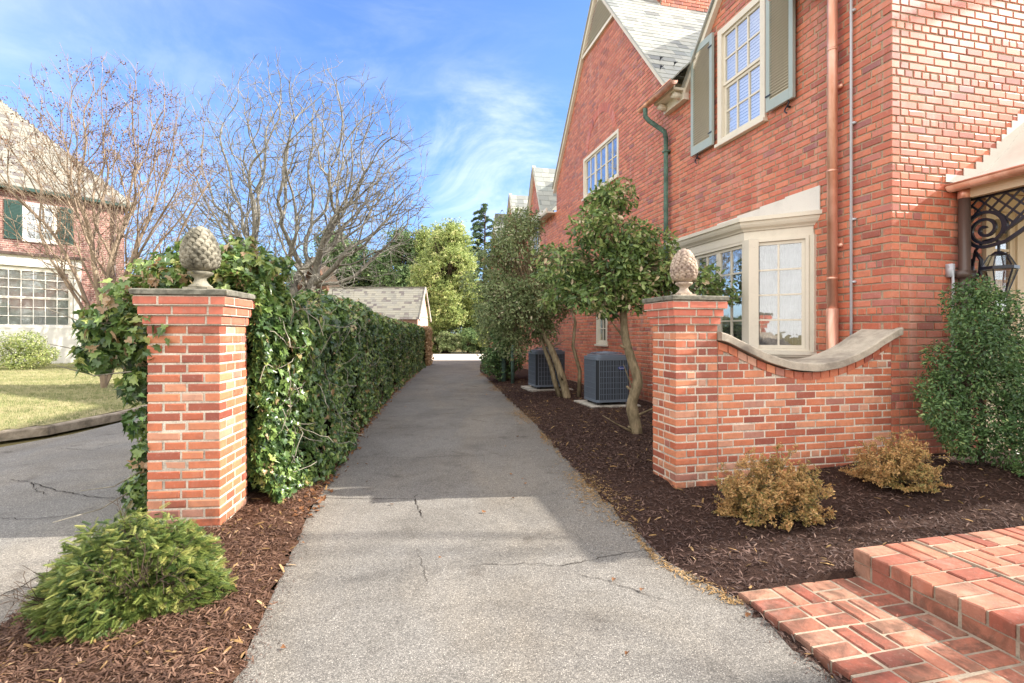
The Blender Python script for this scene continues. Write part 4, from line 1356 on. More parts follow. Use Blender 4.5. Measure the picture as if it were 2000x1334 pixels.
# entry behind: panel, door, sidelight
mb = MB()
mb.fbox(*FRONT, 1.15, 3.6, .16, 2.80, -.2, -.16)
mb.fbox(*FRONT, 1.15, 1.27, .16, 2.79, -.16, .03); mb.fbox(*FRONT, 3.48, 3.6, .16, 2.79, -.16, .03); mb.fbox(*FRONT, 1.27, 3.48, 2.62, 2.79, -.16, .028)
mb.fbox(*FRONT, 1.62, 1.74, .16, 2.62, -.16, .0); mb.fbox(*FRONT, 1.27, 1.62, .16, .9, -.16, -.05)
mb.build('door_surround', M['tan'], porch)
window(house, FRONT, 1.27, 1.62, .9, 2.62, 1, 5, .03, fmat='tan', backing='room', proud=-.02, bar=.025)
mb = MB(); mb.fbox(*FRONT, 1.80, 2.8, .16, 2.3, -.15, -.1)
mb.build('door', M['dark_green'], porch)
mb = MB(); mb.fbox(*FRONT, .9, 3.8, -.05, .172, .0, .9); mb.build('threshold_step', M['concrete'], porch)

# lantern
lant = empty('wall_lantern', H(1.0, -.22, 2.0), 'black glazed carriage lantern on the front wall below the scrolled iron bracket', 'lantern')
LC = H(.98, -.25, 1.93)
mb = MB(); gl = MB()
def hexr(r, z, n=6): return [(LC.x + r * math.cos(2 * math.pi * (i + .5) / n), LC.y + r * math.sin(2 * math.pi * (i + .5) / n), LC.z + z) for i in range(n)]
prof = [(.055, -.2), (.135, .05), (.15, .06), (.15, .085), (.125, .09), (.07, .2), (.03, .23), (.012, .28)]
for i in range(6):
    a0, a1, a2 = hexr(.055, -.2)[i], hexr(.135, .05)[i], hexr(.07, .2)[i]
    mb.bar(a0, a1, .01, .01); mb.bar(hexr(.125, .09)[i], a2, .009, .009)
k0 = len(mb.v)
for (r0_, z0_, r1_, z1_) in ((.15, .055, .15, .085), (.07, .195, .03, .23), (.035, -.23, .06, -.195)):
    A_ = hexr(r0_, z0_); B_ = hexr(r1_, z1_); k0 = len(mb.v)
    mb.v += A_ + B_
    mb.f += [(k0 + i, k0 + (i + 1) % 6, k0 + 6 + (i + 1) % 6, k0 + 6 + i) for i in range(6)] + [tuple(range(k0, k0 + 6))[::-1], tuple(range(k0 + 6, k0 + 12))]
mb.tube([(LC.x, LC.y, LC.z + .22), (LC.x, LC.y, LC.z + .33)], .012, 8)
mb.build('lantern_frame', M['iron'], lant)
for (ra, za, rb, zb_) in ((.053, -.195, .131, .05), (.121, .09, .067, .195)):
    A_ = hexr(ra, za); B_ = hexr(rb, zb_); k0 = len(gl.v); gl.v += A_ + B_
    gl.f += [(k0 + i, k0 + (i + 1) % 6, k0 + 6 + (i + 1) % 6, k0 + 6 + i) for i in range(6)]
gl.build('lantern_glass', M['glass_lamp'], lant)
mb = MB()
for dx in (-.03, .03, 0): mb.tube([(LC.x + dx, LC.y + dx * .3, LC.z - .18), (LC.x + dx, LC.y + dx * .3, LC.z - .05)], .01, 8)
mb.build('candle', M['white'], lant, True)
mb = MB()
pts = [H(.98, -.02, 2.05), H(.98, -.05, 2.2), H(.98, -.12, 2.28), H(.98, -.2, 2.29), H(.98, -.25, 2.26)]
mb.tube(pts, .014, 8); mb.fbox(*FRONT, .95, 1.01, 1.75, 2.12, .0, .02)
mb.tube([H(.98, -.03, 1.78), H(.98, -.1, 1.74), H(.98, -.12, 1.8), H(.98, -.08, 1.84)], .013, 8)
mb.tube([H(.98, -.03, 1.9), H(.98, -.09, 1.98), H(.98, -.1, 2.1), H(.98, -.05, 2.18)], .018, 8)
mb.build('lantern_arm', M['iron'], lant, True)

# ------------------------------------------------------------------ piers
def pier_bricks(name, P0, ex, ey, size, z0, courses, pitch, L, joint, mat, parent, seed, off=0., depth=None):
    """square pier. P0 = near-left corner, ex to the right, ey away. pinwheel bond"""
    wd = .098
    allr = []
    c = [P0, P0 + ex * size, P0 + ex * size + ey * size, P0 + ey * size]
    dirs = [ex, ey, -ex, -ey]; nr = [-ey, ex, ey, -ex]
    vs, fs = [], []
    objs = []
    for s_ in range(4):
        rects = []
        for i in range(courses):
            za = z0 + i * pitch + joint / 2; zb = z0 + (i + 1) * pitch - joint / 2
            st, en = (0, size - wd - joint) if (i % 2 == 0) else (wd + joint, size)
            if i % 2 == 0:
                cuts = [0, L, en] if en - L > .05 else [0, en]
            else:
                cuts = [st, size - L, size] if size - L - st > .05 else [st, size]
            for q in range(len(cuts) - 1):
                a = cuts[q] + (joint / 2 if q > 0 else 0); b = cuts[q + 1] - (joint / 2 if q < len(cuts) - 2 else 0)
                rects.append((a, b, za, zb))
        o_, e_, n_ = np.array(c[s_]), np.array(dirs[s_]), np.array(nr[s_])
        r = np.random.default_rng(seed + s_)
        N = len(rects); A = np.array(rects); x0, x1, zz0, zz1 = A.T
        rough = lambda k=.002: np.abs(r.normal(0, k, N))
        pr = r.normal(0, .0015, N)
        up = np.array([0, 0, 1.])
        Pf = lambda x, z, d: o_ + np.outer(x, e_) + np.outer(z, up) + np.outer(d, n_)
        ch = .0035
        vv = []
        for lay in range(3):
            for (sx, sz) in ((0, 0), (1, 0), (1, 1), (0, 1)):
                ins = (ch + rough(.0022) + np.where(r.random(N) < .08, r.random(N) * .014, 0)) if lay == 0 else 0
                X = x1 - ins if sx else x0 + ins; Z = zz1 - ins if sz else zz0 + ins
                D = pr if lay == 0 else (pr - ch if lay == 1 else np.full(N, -wd + .001))
                vv.append(Pf(X, Z, D))
        Vv = np.stack(vv, 1).reshape(-1, 3)
        f = [(0, 1, 2, 3)]
        for k in range(4):
            q = (k + 1) % 4
            f.append((4 + k, 4 + q, q, k)); f.append((8 + k, 8 + q, 4 + q, 4 + k))
        F = (np.array(f)[None] + (np.arange(N) * 12)[:, None, None]).reshape(-1, 4)
        base = sum(len(v_) for v_ in vs)
        vs.append(Vv); fs.append(F + base)
    return mesh_obj(name, np.concatenate(vs), np.concatenate(fs), mat, parent)

def pier(parent, P0, ex, ey, size, z0, ztop, pitch, L, joint, seed):
    n = int(round((ztop - z0) / pitch)) - 3
    pitch = (ztop - z0) / (n + 3)
    pier_bricks('shaft', P0, ex, ey, size, z0, n, pitch, L, joint, M['brick_pier'], parent, seed)
    mb = MB()
    def core(off, za, zb):
        a = P0 - ex * (off - .005) - ey * (off - .005)
        s_ = size + 2 * off - .010
        mb.prism([a, a + ex * s_, a + ex * s_ + ey * s_, a + ey * s_], za, zb)
    core(0, z0, z0 + n * pitch)
    for i in range(3):
        off = .02 * (i + 1)
        zz = z0 + (n + i) * pitch
        core(off, zz + (.0 if i else .001), zz + pitch - .001)
        pier_bricks('corbel', P0 - ex * off - ey * off, ex, ey, size + 2 * off, zz + (pitch if i % 2 else 0) * 0, 1, pitch, L * (1 if i % 2 else .72), joint, M['brick_corbel'], parent, seed + 20 + i)
    mb.build('mortar', M['mortar_pier'], parent)

def slab(parent, P0, ex, ey, size, z, t, mat, name='cap'):
    """weathered stone slab with a softened, slightly uneven edge"""
    r = random.Random(5)
    mb = MB()
    n = 10
    ring = []
    for k, (ox, oy, dx, dy) in enumerate(((0, 0, 1, 0), (1, 0, 0, 1), (1, 1, -1, 0), (0, 1, 0, -1))):
        for i in range(n): ring.append(((ox + dx * i / n) * size, (oy + dy * i / n) * size))
    levels = [(-.004, 0), (.0, .006), (.0, t - .008), (-.008, t)]
    for ins, zz in levels:
        for (a, b) in ring:
            ca, cb = a - size / 2, b - size / 2
            s_ = 1 + 2 * ins / size
            j = r.uniform(-.002, .002)
            p = P0 + ex * (size / 2 + ca * s_ + j) + ey * (size / 2 + cb * s_ + j)
            mb.v.append((p.x, p.y, z + zz + r.uniform(-.001, .001)))
    m = len(ring)
    for l in range(3):
        for i in range(m): mb.f.append((l * m + i, l * m + (i + 1) % m, (l + 1) * m + (i + 1) % m, (l + 1) * m + i))
    mb.f += [tuple(range(m))[::-1], tuple(range(3 * m, 4 * m))]
    return mb.build(name, mat, parent)

G = Vector((-.117, 1, 0)).normalized(); GX = Vector((G.y, -G.x, 0))
# left gate pier: near right corner at (-2.04, 3.58)
PLc = Vector((-2.035, 3.57, 0)) - GX * .475
lp = empty('brick_pier', PLc + (GX + G) * .24, 'free-standing brick gate pier with stone cap at the near end of the ivy hedge', 'pier')
pier(lp, PLc, GX, G, .475, -.04, 1.635, .0682, .218, .015, 50)
slab(lp, PLc - (GX + G) * .072, GX, G, .475 + .144, 1.638, .042, M['cap'])

# right wing wall: pier + swept wall
rw = empty('wing_wall', H(-1.2, .15, 0), 'low brick wall with a dipped stone coping joining the house corner to a capped pier', 'wall')
pier(rw, H(-2.31, 0), V, U, .405, -.04, 1.655, .0678, .215, .014, 70)
slab(rw, H(-2.31 - .07, -.07), V, U, .405 + .14, 1.658, .042, M['cap'])
cop_pts = [(-1.90, 1.40), (-1.75, 1.335), (-1.55, 1.24), (-1.35, 1.165), (-1.15, 1.115), (-.95, 1.095), (-.75, 1.105), (-.55, 1.15), (-.35, 1.225), (-.18, 1.315), (-.02, 1.405), (.07, 1.445)]
ca = np.array([p[0] for p in cop_pts]); cz_ = np.array([p[1] for p in cop_pts])
def cop(a):
    f = lambda q: np.interp(q, ca, cz_)
    a = np.asarray(a, float)
    return sum(f(np.clip(a + d, -1.9, .07)) for d in (-.12, -.08, -.04, 0, .04, .08, .12)) / 7
WF = (C0, V, -U)
inw = lambda a, z: (a > -1.905) & (a < -.004) & (z < cop(a) - .155)
xw = np.arange(-1.905, 0, .01)
rects, strips = layout(-.04, 1.5, .0678, .218, .014, inw, xw, 6, 12, hoff=2)
bricks_mesh('wall', WF, rects, M['brick_pier'], rw, .09, 9)
strips_mesh('wall_mortar', WF, strips, M['mortar_pier'], rw, -.005)
mb = MB()   # core of the wall following the sweep
aa = np.linspace(-1.905, -.004, 40)
for bk, in ((0.012,), (.30,)):
    for a in aa: mb.v += [tuple(H(a, bk, -.04)), tuple(H(a, bk, cop(a) - .082))]
m = len(aa)
for i in range(m - 1):
    mb.f.append((2 * i, 2 * i + 2, 2 * i + 3, 2 * i + 1)); mb.f.append((2 * m + 2 * i, 2 * m + 2 * i + 1, 2 * m + 2 * i + 3, 2 * m + 2 * i + 2))
    mb.f.append((2 * i + 1, 2 * i + 3, 2 * m + 2 * i + 3, 2 * m + 2 * i + 1))
mb.build('wall_core', M['mortar_pier'], rw)
# soldier course following the coping
mb = MB()
tt = -1.90; i = 0
rr_ = random.Random(2)
while tt < -.03:
    t2 = tt + .098
    P = []
    for d in (.0 - .05, .004 + rr_.uniform(-.001, .002)):
        for (a, dz) in ((tt + .005, -.082 - .07), (min(t2, -.005) - .005, -.082 - .07), (min(t2, -.005) - .005, -.084), (tt + .005, -.084)):
            P.append(H(a, -d, float(cop(a)) + dz))
    mb.add(P, [(0, 1, 2, 3)[::-1], (4, 5, 6, 7), (0, 4, 7, 3), (1, 2, 6, 5), (0, 1, 5, 4), (3, 7, 6, 2)])
    tt = t2
mb.build('curved_course', M['brick_pier'], rw)
mb = MB()   # coping stone
aa = np.linspace(-1.90, .075, 60)
from math import sin
sec = [(-.052, -.072), (-.055, -.068), (-.055, -.008), (-.047, .0), (.33, .012), (.345, 0), (.345, -.072)]
for a in aa:
    z = float(cop(a)) + .0015 * sin(a * 23)
    bo = .003 * sin(a * 31)
    for (b, dz) in sec: mb.v.append(tuple(H(a, b + bo, z + dz)))
m = len(sec)
for i in range(len(aa) - 1):
    for j in range(m): mb.f.append((i * m + j, i * m + (j + 1) % m, (i + 1) * m + (j + 1) % m, (i + 1) * m + j))
mb.f += [tuple(range(m))[::-1], tuple(range((len(aa) - 1) * m, len(aa) * m))]
mb.build('coping', M['coping'], rw, False)

# ------------------------------------------------------------------ pineapple finials
def finial(name, c, h, mat, label, rot=0, plinth=None):
    root = empty(name, c, label, 'finial', 'stone pineapple finials on the gate piers')
    s_ = h / .50
    mb = MB()
    ex, ey = plinth
    P0 = Vector(c) - (ex + ey) * .085 * s_
    mb.prism([P0, P0 + ex * .17 * s_, P0 + (ex + ey) * .17 * s_, P0 + ey * .17 * s_], c[2], c[2] + .03 * s_)
    mb.build('plinth', mat, root)
    mb = MB()
    prof = [(.078, .03), (.08, .04), (.055, .06), (.04, .085), (.04, .10), (.06, .115), (.082, .13), (.085, .145), (.06, .152), (.05, .155)]
    mb.lathe(c, [(r * s_, z * s_) for r, z in prof], 28)
    mb.build('stem', mat, root, True)
    mb = MB()
    body = [(.05, .15), (.088, .165), (.112, .20), (.122, .25), (.12, .30), (.109, .35), (.089, .40), (.064, .44), (.034, .475), (.004, .49)]
    zz = np.linspace(.15, .485, 30)
    bz = [b[1] for b in body]; br = [b[0] for b in body]
    rr = lambda z: float(np.interp(z, bz, br)) * .95
    mb.lathe(c, [(rr(z) * s_, z * s_) for z in zz], 28)
    # overlapping scales
    rows = 10
    for k in range(rows):
        z0 = .168 + k * .0295
        R0 = rr(z0 + .012)
        n = max(6, int(round(2 * math.pi * R0 / .052)))
        for i in range(n):
            th = 2 * math.pi * (i + .5 * (k % 2)) / n + rot
            wv = 2 * math.pi / n * .47
            pts = []
            cols = ((-1, 0), (-.95, .6), (-.5, .95), (0, 1.08), (.5, .95), (.95, .6), (1, 0))
            for (u_, v_) in cols:
                z = z0 + .034 * v_
                for off in (.010 + .008 * v_, -.006):
                    q = (rr(z) + off) * s_
                    pts.append((c[0] + q * math.cos(th + u_ * wv), c[1] + q * math.sin(th + u_ * wv), c[2] + z * s_))
            m = len(cols)
            mid = (rr(z0 + .02) + .021) * s_
            pts.append((c[0] + mid * math.cos(th), c[1] + mid * math.sin(th), c[2] + (z0 + .018) * s_))
            fs = []
            for j in range(m - 1):
                fs.append((2 * j, 2 * j + 2, 2 * m)); fs.append((2 * j, 2 * j + 1, 2 * j + 3, 2 * j + 2))
            fs.append((2 * m - 2, 0, 2 * m))
            mb.add(pts, fs)
    # calyx leaves under the body
    for i in range(10):
        th = 2 * math.pi * i / 10
        pts = []
        for (u_, r_2, z_) in ((-.3, .05, .15), (.3, .05, .15), (.28, .10, .175), (0, .128, .198), (-.28, .10, .175)):
            pts.append((c[0] + r_2 * s_ * math.cos(th + u_), c[1] + r_2 * s_ * math.sin(th + u_), c[2] + z_ * s_))
        mb.add(pts, [(0, 1, 2, 3, 4)])
    mb.build('pineapple', mat, root, False)
    return root
cl_ = PLc + (GX + G) * .2375
finial('stone_finial', (cl_.x - .0, cl_.y, 1.681), .50, M['finial_dark'], 'mossy pineapple finial on the left pier wrapped by ivy', plinth=(GX, G))
cr_ = H(-2.31 + .2025, .2025)
finial('stone_finial', (cr_.x, cr_.y, 1.701), .455, M['finial_pale'], 'slim pale pineapple finial on the right pier beside the bay window', .2, plinth=(V, U))

# ------------------------------------------------------------------ air conditioners
def condenser(c, size, hgt, label, badge):
    root = empty('air_conditioner', c, label, 'air conditioner', 'air conditioners beside the house')
    cx, cy, cz0 = c
    ex, ey = V, U
    def rbox(s_, rad, z0, z1, mbx):
        pts = []
        for (sx, sy, a0) in ((1, -1, -90), (1, 1, 0), (-1, 1, 90), (-1, -1, 180)):
            for k in range(5):
                a = R(a0 + 22.5 * k)
                pts.append(Vector((cx, cy, 0)) + ex * (sx * (s_ / 2 - rad) + rad * math.cos(a)) + ey * (sy * (s_ / 2 - rad) + rad * math.sin(a)))
        mbx.prism(pts, z0, z1)
    z = cz0
    mb = MB(); rbox(size + .26, .01, z - .04, z + .05, mb); mb.build('pad', M['concrete'], root)
    mb = MB()
    for sx in (-1, 1):
        for sy in (-1, 1):
            p = Vector((cx, cy, 0)) + ex * sx * size * .34 + ey * sy * size * .34
            mb = MB(); mb.tube([(p.x, p.y, z + .03), (p.x, p.y, z + .11)], .05, 10); mb.build('foot', M['black'], root)
    mb = MB(); rbox(size - .03, .08, z + .11, z + hgt - .02, mb); mb.build('coil', M['ac_dark'], root)
    mb = MB(); rbox(size, .09, z + .10, z + .14, mb); rbox(size, .09, z + hgt - .06, z + hgt, mb)
    mb.build('housing', M['ac'], root)
    mb = MB(); rbox(size * .88, .1, z + hgt, z + hgt + .03, mb)
    Cc = Vector((cx, cy, 0))
    for k in range(5):
        rr = .06 + k * .055
        pts = [(cx + rr * math.cos(t), cy + rr * math.sin(t), z + hgt + .06 + .012 * (4 - k) * .5) for t in np.linspace(0, 2 * math.pi, 25)]
        mb.tube(pts, .006, 5)
    for k in range(12):
        t = math.pi * k / 6
        mb.tube([(cx + .03 * math.cos(t), cy + .03 * math.sin(t), z + hgt + .085), (cx + .3 * math.cos(t), cy + .3 * math.sin(t), z + hgt + .045)], .005, 5)
    mb.build('fan_grille', M['ac'], root, False)
    g_ = MB()
    for (nx, ny, tx) in ((-ey, None, ex), (-ex, None, ey), (ex, None, ey)):
        nv, tv = nx, tx
        o_ = Cc + nv * (size / 2 - .012)
        for k in range(8):
            zz = z + .14 + (hgt - .2) * k / 7
            g_.bar(o_ - tv * (size / 2 - .07) + UP * zz, o_ + tv * (size / 2 - .07) + UP * zz, .012, .007)
        for k in range(17):
            t_ = -1 + 2 * k / 16
            p = o_ + tv * t_ * (size / 2 - .07)
            g_.bar(p + UP * (z + .14), p + UP * (z + hgt - .06), (.008 if k % 2 else .016), .01, up=nv)
    g_.build('grille', M['ac'], root)
    if badge:
        o_ = Cc - ey * (size / 2 + .006) + ex * size * .22 + UP * (z + hgt - .2)
        mb = MB(); n = 20
        ring = [o_ + ex * .062 * math.cos(2 * math.pi * i / n) + UP * .026 * math.sin(2 * math.pi * i / n) for i in range(n)]
        mb.v += [tuple(p) for p in ring] + [tuple(p + ey * .02) for p in ring]
        mb.f += [tuple(range(n)), tuple(range(n, 2 * n))[::-1]] + [(i, (i + 1) % n, (i + 1) % n + n, i + n) for i in range(n)]
        bd = mb.build('badge', M['badge'], root)
        cu = bpy.data.curves.new('badge_lettering', 'FONT'); cu.body = 'Carrier'; cu.size = .034; cu.align_x = 'CENTER'; cu.align_y = 'CENTER'; cu.extrude = .001
        cu.materials.append(M['white'])
        to = bpy.data.objects.new('badge_lettering', cu); COL.objects.link(to)
        to.parent = bd
        to.location = (o_ - ey * .003) - origin(bd)
        to.rotation_euler = Matrix((ex, UP, -ey)).transposed().to_euler()
        bpy.context.view_layer.update()
        me_ = bpy.data.meshes.new_from_object(to)
        tm = bpy.data.objects.new('badge_letters', me_); COL.objects.link(tm)
        tm.parent = bd; tm.location = to.location; tm.rotation_euler = to.rotation_euler
        bpy.data.objects.remove(to)
    return root
p1 = Vector((1.72, 9.35, .05)); p2 = Vector((.80, 11.95, .05))
condenser((p1.x, p1.y, .055), .66, .90, 'dark grey air conditioner with oval blue badge between the nearest holly trunk and the next', True)
condenser((p2.x, p2.y, .055), .72, .90, 'dark grey air conditioner partly hidden behind the forked leaning trunk', False)
# gas / water pipes against the wall further along
for (x, y, hh, rr, lb) in ((.02, 13.3, 1.0, .05, 'thin dark standpipe beside the farther air conditioner'), (-.22, 14.0, 1.0, .07, 'thick grey green standpipe at the far end of the mulch bed')):
    mb = MB(); mb.tube([(x, y, 0), (x, y, hh), (x + .02, y, hh + .05)], rr, 10); mb.tube([(x, y, hh - .1), (x, y, hh - .04)], rr * 1.4, 10)
    o_ = mb.build('standpipe', M['copper_pat'], None, True); tag(o_, lb, 'pipe', 'pipes near the air conditioners')
# refrigerant line along the wall near the pier
mb = MB(); mb.tube([H(-.05, 1.6, .58), H(-.05, 3.6, .56), H(-.12, 4.6, .42)], .012, 6); mb.build('pipe_run', M['white'], house, True)

# ------------------------------------------------------------------ trees
def branch_tree(start, trunks, levels, seed, spread=.55, up=.25, nchild=(4, 3), ratio=(.72, .55), wiggle=.12, rmin=.004, seglen=6, gap=.25, outward=0.):
    """trunks: list of (dir, length, radius). returns chains [(pts, radii, level)] and tips"""
    r = random.Random(seed)
    chains, tips = [], []
    def grow(p, d, L, rad, lev):
        n = seglen if lev > 0 else seglen + 3
        if lev >= 3: n = 4
        pts = [p.copy()]; q = p.copy(); dd = d.copy()
        for i in range(n):
            dd = (dd + Vector((r.gauss(0, wiggle), r.gauss(0, wiggle), r.gauss(0, wiggle) + up * .12))).normalized()
            q = q + dd * L / n; pts.append(q.copy())
        rads = [max(rmin, rad * (1 - .75 * i / n)) for i in range(n + 1)]
        chains.append((pts, rads, lev))
        if lev + 1 < levels:
            k = nchild[0] if lev == 0 else nchild[min(lev, len(nchild) - 1)]
            k = k + (1 if r.random() < .4 else 0)
            for c in range(k):
                t = gap + (1 - gap) * (c + r.random() * .8) / k
                i = min(n - 1, int(t * n)); f = t * n - i
                pos = pts[i].lerp(pts[i + 1], min(max(f, 0), 1))
                base = (pts[i + 1] - pts[i]).normalized()
                perp = base.cross(Vector((r.gauss(0, 1), r.gauss(0, 1), r.gauss(0, 1)))).normalized()
                nd = (base + perp * spread * r.uniform(.6, 1.4)).normalized()
                nd = (nd + Vector((0, 0, up * .5))).normalized()
                grow(pos, nd, L * ratio[0] * r.uniform(.7, 1.15) * (1 - .35 * t), max(rmin, rads[i] * ratio[1] * r.uniform(.8, 1.1)), lev + 1)
        else:
            tips.append(pts[-1])
        return
    for (d, L, rad) in trunks:
        grow(Vector(start) + Vector((d[0] * .1, d[1] * .1, 0)), Vector(d).normalized(), L, rad, 0)
    return chains, tips

def chains_mesh(name, chains, mat, parent, sides=(8, 6, 4, 3, 3)):
    Vs, Fs = [], []; base = 0
    for pts, rads, lev in chains:
        n = sides[min(lev, len(sides) - 1)]
        P = np.array([tuple(p) for p in pts]); m = len(P)
        D = np.gradient(P, axis=0); D = norm(D)
        ref = np.array([.31, .17, .93]); 
        if abs(D[0] @ ref) > .93: ref = np.array([1., 0, 0])
        A = norm(np.cross(D, ref)); Bv = np.cross(D, A)
        t = np.arange(n) * 2 * math.pi / n
        ring = A[:, None, :] * np.cos(t)[None, :, None] + Bv[:, None, :] * np.sin(t)[None, :, None]
        Vv = P[:, None, :] + ring * np.array(rads)[:, None, None]
        Vs.append(Vv.reshape(-1, 3))
        i, j = np.meshgrid(np.arange(m - 1), np.arange(n), indexing='ij')
        a = (i * n + j).ravel() + base; b = (i * n + (j + 1) % n).ravel() + base
        Fs.append(np.stack([a, b, b + n, a + n], 1)); base += m * n
    return mesh_obj(name, np.concatenate(Vs), np.concatenate(Fs), mat, parent, smooth=True)

def vase(n, r, lean, L, rad, seed, ymul=1.0):
    rr = random.Random(seed); out = []
    for i in range(n):
        a = 2 * math.pi * i / n + rr.uniform(-.3, .3)
        le = lean * rr.uniform(.5, 1.25)
        out.append(((math.cos(a) * le, math.sin(a) * le * ymul, 1), L * rr.uniform(.8, 1.1), rad * rr.uniform(.7, 1.1)))
    return out

def grown_tree(seeds, targets, bf, rmin, seed, expo=.46, smooth=2, twigs=2, twl=.3, cap=1e9):
    """grow a branching skeleton from seed polylines to the target points; cheap paths win, so limbs fan out naturally"""
    r = np.random.default_rng(seed)
    P = [np.array(seeds[0][0], float)]; par = [-1]; pl = [0.]
    for pl_ in seeds:
        prev = 0
        for p in pl_[1:]:
            p = np.array(p, float); P.append(p); par.append(prev); pl.append(pl[prev] + np.linalg.norm(p - P[prev])); prev = len(P) - 1
    T = np.array(targets, float); n = len(T)
    best = np.full(n, 1e9); who = np.zeros(n, int)
    for k in range(len(P)):
        if k == 0: continue
        c = np.linalg.norm(T - P[k], axis=1) + bf * pl[k]
        m = c < best; best[m] = c[m]; who[m] = k
    alive = np.ones(n, bool)
    for _ in range(n):
        q = int(np.argmin(np.where(alive, best, 1e9))); alive[q] = False
        w = who[q]; P.append(T[q]); par.append(int(w)); k = len(P) - 1
        pl.append(pl[w] + np.linalg.norm(T[q] - P[w]))
        c = np.linalg.norm(T - T[q], axis=1) + bf * pl[k]
        m = alive & (c < best); best[m] = c[m]; who[m] = k
    P = np.array(P); N = len(P)
    kids = [[] for _ in range(N)]
    for i in range(1, N): kids[par[i]].append(i)
    tips = np.zeros(N)
    order = list(range(N))
    depth = np.zeros(N, int)
    stack = [0]; topo = []
    while stack:
        a = stack.pop(); topo.append(a)
        for c in kids[a]: depth[c] = depth[a] + 1; stack.append(c)
    for a in topo[::-1]: tips[a] = max(1, sum(tips[c] for c in kids[a]))
    main = [max(kids[a], key=lambda c: tips[c]) if kids[a] else -1 for a in range(N)]
    for _ in range(smooth):
        Q = P.copy()
        for a in topo:
            if par[a] > 0 and main[a] >= 0: Q[a] = P[a] * .5 + (P[par[a]] + P[main[a]]) * .25
        P = Q
    rad = np.minimum(rmin * tips ** expo, cap)
    chains = []; ends = []
    starts = [(0, main[0])] + [(0, c) for c in kids[0] if c != main[0]]
    st = starts[:]
    while st:
        a, b = st.pop()
        pts = [Vector(P[a])]; rr_ = [min(rad[a], rad[b] * 1.1)]
        cur = b; prev = a
        while cur >= 0:
            pts.append(Vector(P[cur])); rr_.append(rad[cur])
            for c in kids[cur]:
                if c != main[cur]: st.append((cur, c))
            prev = cur; cur = main[cur]
        ends.append((pts[-1], (pts[-1] - pts[-2]).normalized() if (pts[-1] - pts[-2]).length > 0 else Vector((0, 0, 1))))
        rr_[-1] *= .6
        lev = 0 if rr_[0] > rmin * 14 else (1 if rr_[0] > rmin * 5 else 3)
        if tips[b] > 0: chains.append((pts, rr_, lev))
    rd = random.Random(seed)
    for p, d in list(ends):
        for k in range(twigs):
            nd = (d + Vector((rd.gauss(0, .5), rd.gauss(0, .5), rd.gauss(0, .4) + .12))).normalized()
            L = twl * rd.uniform(.5, 1.3)
            m_ = p + nd * L * .5 + Vector((rd.gauss(0, .02), rd.gauss(0, .02), .02))
            e_ = p + nd * L + Vector((0, 0, .04 * L))
            chains.append(([p - d * .02, m_, e_], [rmin * .8, rmin * .7, rmin * .45], 4))
            ends.append((e_, nd)) if k == 0 and False else None
    return chains, [e[0] for e in ends]
def bare(name, base, label, seeds, targets, bf, rmin, seed, mat, group=None, twigs=2, twl=.3, expo=.46, cap=1e9):
    o_ = empty(name, base, label, 'tree', group)
    ch, tips = grown_tree(seeds, targets, bf, rmin, seed, expo, 2, twigs, twl, cap)
    a = [c for c in ch if c[2] == 0]; b = [c for c in ch if c[2] > 0]
    chains_mesh('trunk', a or ch[:1], M[mat], o_, (9, 6)); chains_mesh('crown', b, M[mat], o_, (6, 5, 4, 3, 3))
    return o_, tips
def ellipsoid(n, c, rad, r, shell=.45, zmin=-9, keep=None):
    d = rdir(n * 2, r); k = (shell + (1 - shell) * r.random(n * 2) ** .7) * (1 + .12 * sn(d, 3, 5))
    p = np.array(c) + d * k[:, None] * np.array(rad)
    p = p[p[:, 2] > zmin]
    if keep is not None: p = p[keep(p)]
    return p[:n]
def limbs_(base, dirs, L, k=4, seed=0, curve=.25):
    r = random.Random(seed); out = []
    for d in dirs:
        p = Vector(base); v = Vector(d).normalized(); pts = [tuple(p)]
        for i in range(k):
            v = (v + Vector((r.gauss(0, .08), r.gauss(0, .08), curve * .2))).normalized()
            p = p + v * L / k; pts.append(tuple(p))
        out.append(pts)
    return out
r_ = np.random.default_rng(19)
B0 = (-8.9, 19.0, 0)
sd_ = limbs_(B0, [(-.9, 0, 1), (-.45, .4, 1), (-.1, -.4, 1), (.25, .4, 1), (.6, -.2, 1), (1.05, .2, .9), (-.55, -.3, 1)], 2.6, 4, 3)
T_ = np.concatenate([ellipsoid(3700, (-7.8, 19, 6.6), (5.0, 3.6, 4.5), r_, .25, 2.9), ellipsoid(460, (-4.9, 18.6, 6.0), (1.9, 1.6, 1.7), r_, .2, 3.4), ellipsoid(300, (-10.9, 18.8, 5.6), (1.9, 1.6, 2.2), r_, .2, 3.0)])
bt, _t = bare('bare_tree', B0, 'wide bare grey tree fanning out above the ivy hedge', sd_, T_, .36, .0100, 4, 'bark_tree', None, 3, .42, .47)
